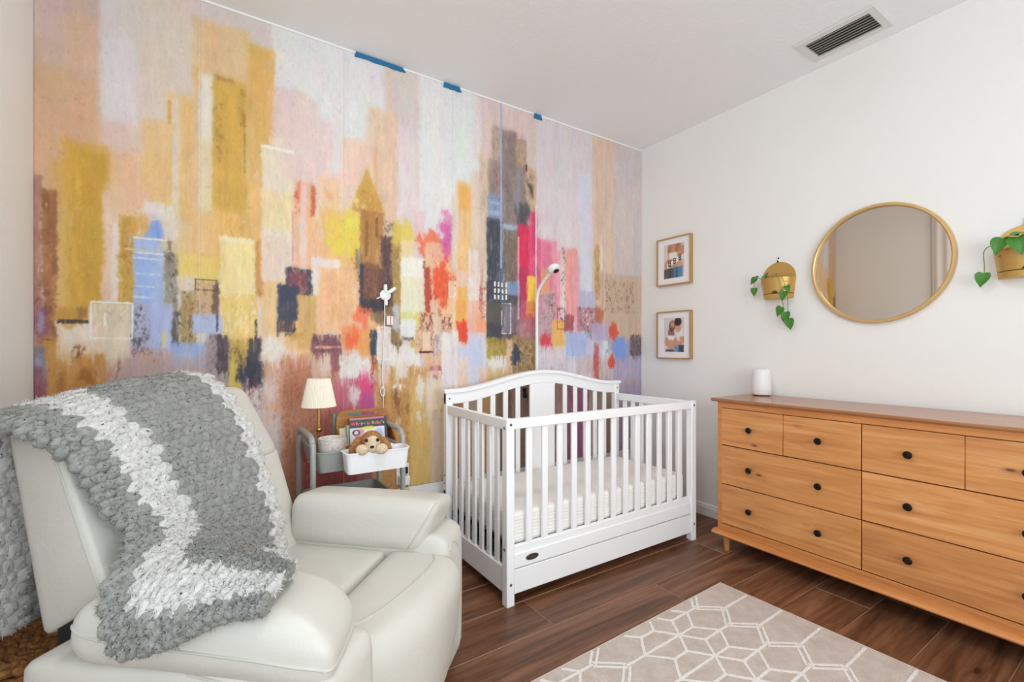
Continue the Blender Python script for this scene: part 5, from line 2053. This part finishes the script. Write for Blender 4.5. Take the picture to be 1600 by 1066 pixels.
def cr(P, t):
    """Catmull-Rom through rows of P at parameters t in 0..len-1"""
    n = len(P)
    i = np.clip(t.astype(int), 0, n - 2)
    f = (t - i).reshape((-1,) + (1,) * (P.ndim - 1))
    p0, p1, p2, p3 = P[np.clip(i - 1, 0, n - 1)], P[i], P[i + 1], P[np.clip(i + 2, 0, n - 1)]
    return 0.5 * (2 * p1 + (p2 - p0) * f + (2 * p0 - 5 * p1 + 4 * p2 - p3) * f ** 2 + (3 * p1 - p0 - 3 * p2 + p3) * f ** 3)


def blanket_surface(nt, ns):
    tt = np.linspace(0, len(CP) - 1, nt)
    rows_ = cr(CP, tt)
    ss = np.interp(np.linspace(0, 1, ns), CS, np.arange(5))
    S = cr(rows_.transpose(1, 0, 2), ss).transpose(1, 0, 2)
    dt = np.gradient(S, axis=0)
    ds = np.gradient(S, axis=1)
    Nn = np.cross(dt, ds)
    Nn /= np.linalg.norm(Nn, axis=2, keepdims=True) + 1e-9
    return S, Nn, dt, ds


throw = thing('throw_blanket', 'chunky grey and white striped knitted throw draped over the recliner back and arm', 'blanket', (0.237, 1.458, 0), RZ)
Mk = Mat('chenille_yarn', 'CCCCCC', 0.95, 0, 0.1)
at = Mk.node('ShaderNodeAttribute', attribute_name='yarn')
v = Mk.coords()
f1 = Mk.noise(v, 420, 3, 0.75)
f2 = Mk.noise(v, 110, 4, 0.7)
c = Mk.mix(0.7, at.outputs['Color'], Mk.ramp(f1, [(0.32, 0.68), (0.62, 1.0)]), 'MULTIPLY')
c = Mk.mix(0.5, c, Mk.ramp(f2, [(0.3, 0.7), (0.6, 1.0)]), 'MULTIPLY')
Mk.color(c)
Mk.bump(Mk.mix(0.5, f1, f2), 0.9, 0.008)
GREY, WHITE = np.array(hexc('B4B4AF')[:3]), np.array(hexc('F7F5F1')[:3])


def yarn_col(s, t):
    """stripe across the throw"""
    w = 1.0 if (0.17 < s < 0.40 or s > 0.90) else 0.0
    return GREY * (1 - w) + WHITE * w


NT, NS = 86, 20
S, Nn, dt, ds = blanket_surface(NT, NS)
if Nn[int(NT * 0.3), NS // 2, 2] < 0:
    Nn = -Nn
# base sheet with thickness
vs_, fs_, cols = [], [], []
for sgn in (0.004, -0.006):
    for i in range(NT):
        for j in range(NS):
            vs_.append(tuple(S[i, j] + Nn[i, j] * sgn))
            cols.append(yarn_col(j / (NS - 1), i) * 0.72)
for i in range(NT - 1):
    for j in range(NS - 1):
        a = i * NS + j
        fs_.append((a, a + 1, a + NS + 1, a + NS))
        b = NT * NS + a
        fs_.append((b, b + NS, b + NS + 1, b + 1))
# yarn stitches: fluffy lobes in staggered rows, with loose fibres standing off them
rs = np.random.default_rng(3)
nu, nv = 12, 9
uu = np.arange(nu) / nu * 2 * PI
vv2 = np.linspace(0, PI, nv + 1)
sph = np.array([[math.sin(b) * math.cos(a), math.sin(b) * math.sin(a), math.cos(b)] for b in vv2 for a in uu])
sf = [(j * nu + k, (j + 1) * nu + k, (j + 1) * nu + (k + 1) % nu, j * nu + (k + 1) % nu) for j in range(nv) for k in range(nu)]
TS, SS = 74, 17
S2, N2, dt2, ds2 = blanket_surface(TS, SS)
if N2[int(TS * 0.3), SS // 2, 2] < 0:
    N2 = -N2
for i in range(TS):
    for j in range(SS):
        for side in (1, -1):
            if side < 0 and 0 < j < SS - 1 and i > 26:
                continue
            s = min(1.0, (j + (0.5 if i % 2 else 0.0)) / (SS - 0.5))
            jj = s * (SS - 1)
            j0_ = min(int(jj), SS - 2)
            fj = jj - j0_
            P = S2[i, j0_] * (1 - fj) + S2[i, j0_ + 1] * fj
            Nv = N2[i, j0_]
            Td, Sd = dt2[i, j0_], ds2[i, j0_]
            lt, ls_ = np.linalg.norm(Td), np.linalg.norm(Sd)
            Td, Sd = Td / (lt + 1e-9), Sd / (ls_ + 1e-9)
            ang = 0.30 * (1 if i % 2 else -1) + rs.normal(0, 0.18)
            A = Sd * math.cos(ang) + Td * math.sin(ang)
            B = np.cross(Nv, A)
            ra = max(ls_, 0.014) * rs.uniform(0.70, 0.92)
            rb_ = max(lt, 0.011) * rs.uniform(0.62, 0.80)
            rc_ = rs.uniform(0.011, 0.016)
            L = sph * (1 + rs.normal(0, 0.07, (len(sph), 1)))
            ctr = P + side * Nv * rs.uniform(0.003, 0.008)
            frame = np.stack([A * ra, B * rb_, Nv * rc_])
            pts = ctr + L @ frame + rs.normal(0, 0.0009, (len(sph), 3))
            base = len(vs_)
            vs_ += [tuple(p) for p in pts]
            fs_ += [(a + base, b + base, c_ + base, d + base) for a, b, c_, d in sf]
            col = yarn_col(s + rs.normal(0, 0.008), i) * rs.uniform(0.94, 1.06)
            cols += [col] * len(sph)
            # fibres
            nf = 70
            D = rs.normal(0, 1, (nf, 3))
            D /= np.linalg.norm(D, axis=1, keepdims=True)
            root = ctr + (D * 0.95) @ frame
            tip = ctr + (D * 1.0) @ frame + (D @ np.stack([A, B, Nv]) + rs.normal(0, 0.6, (nf, 3))) * rs.uniform(0.003, 0.0065, (nf, 1))
            wv_ = rs.normal(0, 0.0008, (nf, 3))
            base = len(vs_)
            tri = np.stack([root - wv_, root + wv_, tip], axis=1).reshape(-1, 3)
            vs_ += [tuple(p) for p in tri]
            fs_ += [(base + 3 * q, base + 3 * q + 1, base + 3 * q + 2) for q in range(nf)]
            cols += [col * 1.06] * (3 * nf)
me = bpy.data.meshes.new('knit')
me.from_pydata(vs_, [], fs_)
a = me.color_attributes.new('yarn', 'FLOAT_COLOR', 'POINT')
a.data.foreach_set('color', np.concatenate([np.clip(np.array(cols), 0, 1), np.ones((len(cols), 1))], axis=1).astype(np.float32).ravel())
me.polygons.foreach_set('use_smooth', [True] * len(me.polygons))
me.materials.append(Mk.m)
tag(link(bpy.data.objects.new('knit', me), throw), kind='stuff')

# ------------------------------------------------------------------ woven basket behind the recliner
bk_ = thing('wicker_basket', 'brown woven rope basket on the floor behind the recliner', 'basket', (-0.355, 1.775, 0))
Mb = Mat('woven_rope', '8A5A2C', 0.7)
v = Mb.coords()
Mb.color(Mb.ramp(Mb.noise(v, 60, 4, 0.6), [(0.3, '5A3414'), (0.5, '8E5E2E'), (0.7, 'B58448')]))
Mb.bump(Mb.noise(v, 300, 3), 0.3, 0.003)
BR, BH = 0.15, 0.36
nrow, nper = 13, 40
G().lathe([(0, 0.002), (BR - 0.02, 0.002), (BR - 0.006, 0.02), (BR - 0.006, BH - 0.01), (BR - 0.012, BH - 0.01), (BR - 0.014, 0.02), (0, 0.014)], n=40).build('liner', plain('basket_core', '4A2C14', 0.8), bk_)
for r in range(nrow):
    z = 0.015 + (BH - 0.02) * r / (nrow - 1)
    pts = []
    for k in range(nper * 4 + 1):
        a_ = 2 * PI * k / (nper * 4)
        w = 0.006 * math.sin(nper / 2 * a_ + PI * (r % 2))
        pts.append(((BR + w) * math.cos(a_), (BR + w) * math.sin(a_), z + 0.003 * math.sin(nper / 2 * a_ * 0.5)))
    G().tube(pts, 0.0125, 7, cap=False).build('woven_row', Mb.m, bk_)
# braided lid, coiled
for r in range(7):
    rad = BR - 0.012 - r * 0.024
    pts = [((rad + 0.003 * math.sin(14 * 2 * PI * k / 96)) * math.cos(2 * PI * k / 96), (rad + 0.003 * math.sin(14 * 2 * PI * k / 96)) * math.sin(2 * PI * k / 96), BH - 0.004 + 0.004 * math.sin(22 * 2 * PI * k / 96 + r)) for k in range(97)]
    G().tube(pts, 0.013, 7, cap=False).build('lid_coil', Mb.m, bk_)

# ------------------------------------------------------------------ curtain at the left window (shows in the round mirror)
Mc = Mat('curtain_linen', 'E6DFDA', 0.9)
v = Mc.coords()
Mc.bump(Mc.noise(v, 300, 3), 0.2, 0.002)
cur = thing('window_curtain', 'pale pleated linen curtain by the left window, seen in the mirror', 'curtain', (XL + 0.035, 1.43, 0.03))
ns_, nz_ = 60, 10
vs_, fs_ = [], []
for s in range(2):
    for j in range(nz_ + 1):
        z = 2.66 * j / nz_
        for i in range(ns_ + 1):
            y = -0.19 + 0.38 * i / ns_
            vs_.append((0.007 * math.sin(i * 0.5) + s * 0.003, y * (1 - 0.10 * (1 - j / nz_)), z))
W_ = ns_ + 1
off = W_ * (nz_ + 1)
for j in range(nz_):
    for i in range(ns_):
        a_ = j * W_ + i
        fs_.append((a_, a_ + 1, a_ + W_ + 1, a_ + W_))
        fs_.append((off + a_, off + a_ + W_, off + a_ + W_ + 1, off + a_ + 1))
G().add(vs_, fs_).build('curtain_panel', Mc.m, cur)
G().tube([(0, -2.8, 2.665), (0, 0.28, 2.665)], 0.010, 12).build('curtain_rod', m_blackmetal, cur)
G().ball((0, 0.29, 2.665), 0.02, 14, 10).build('rod_finial', m_blackmetal, cur)
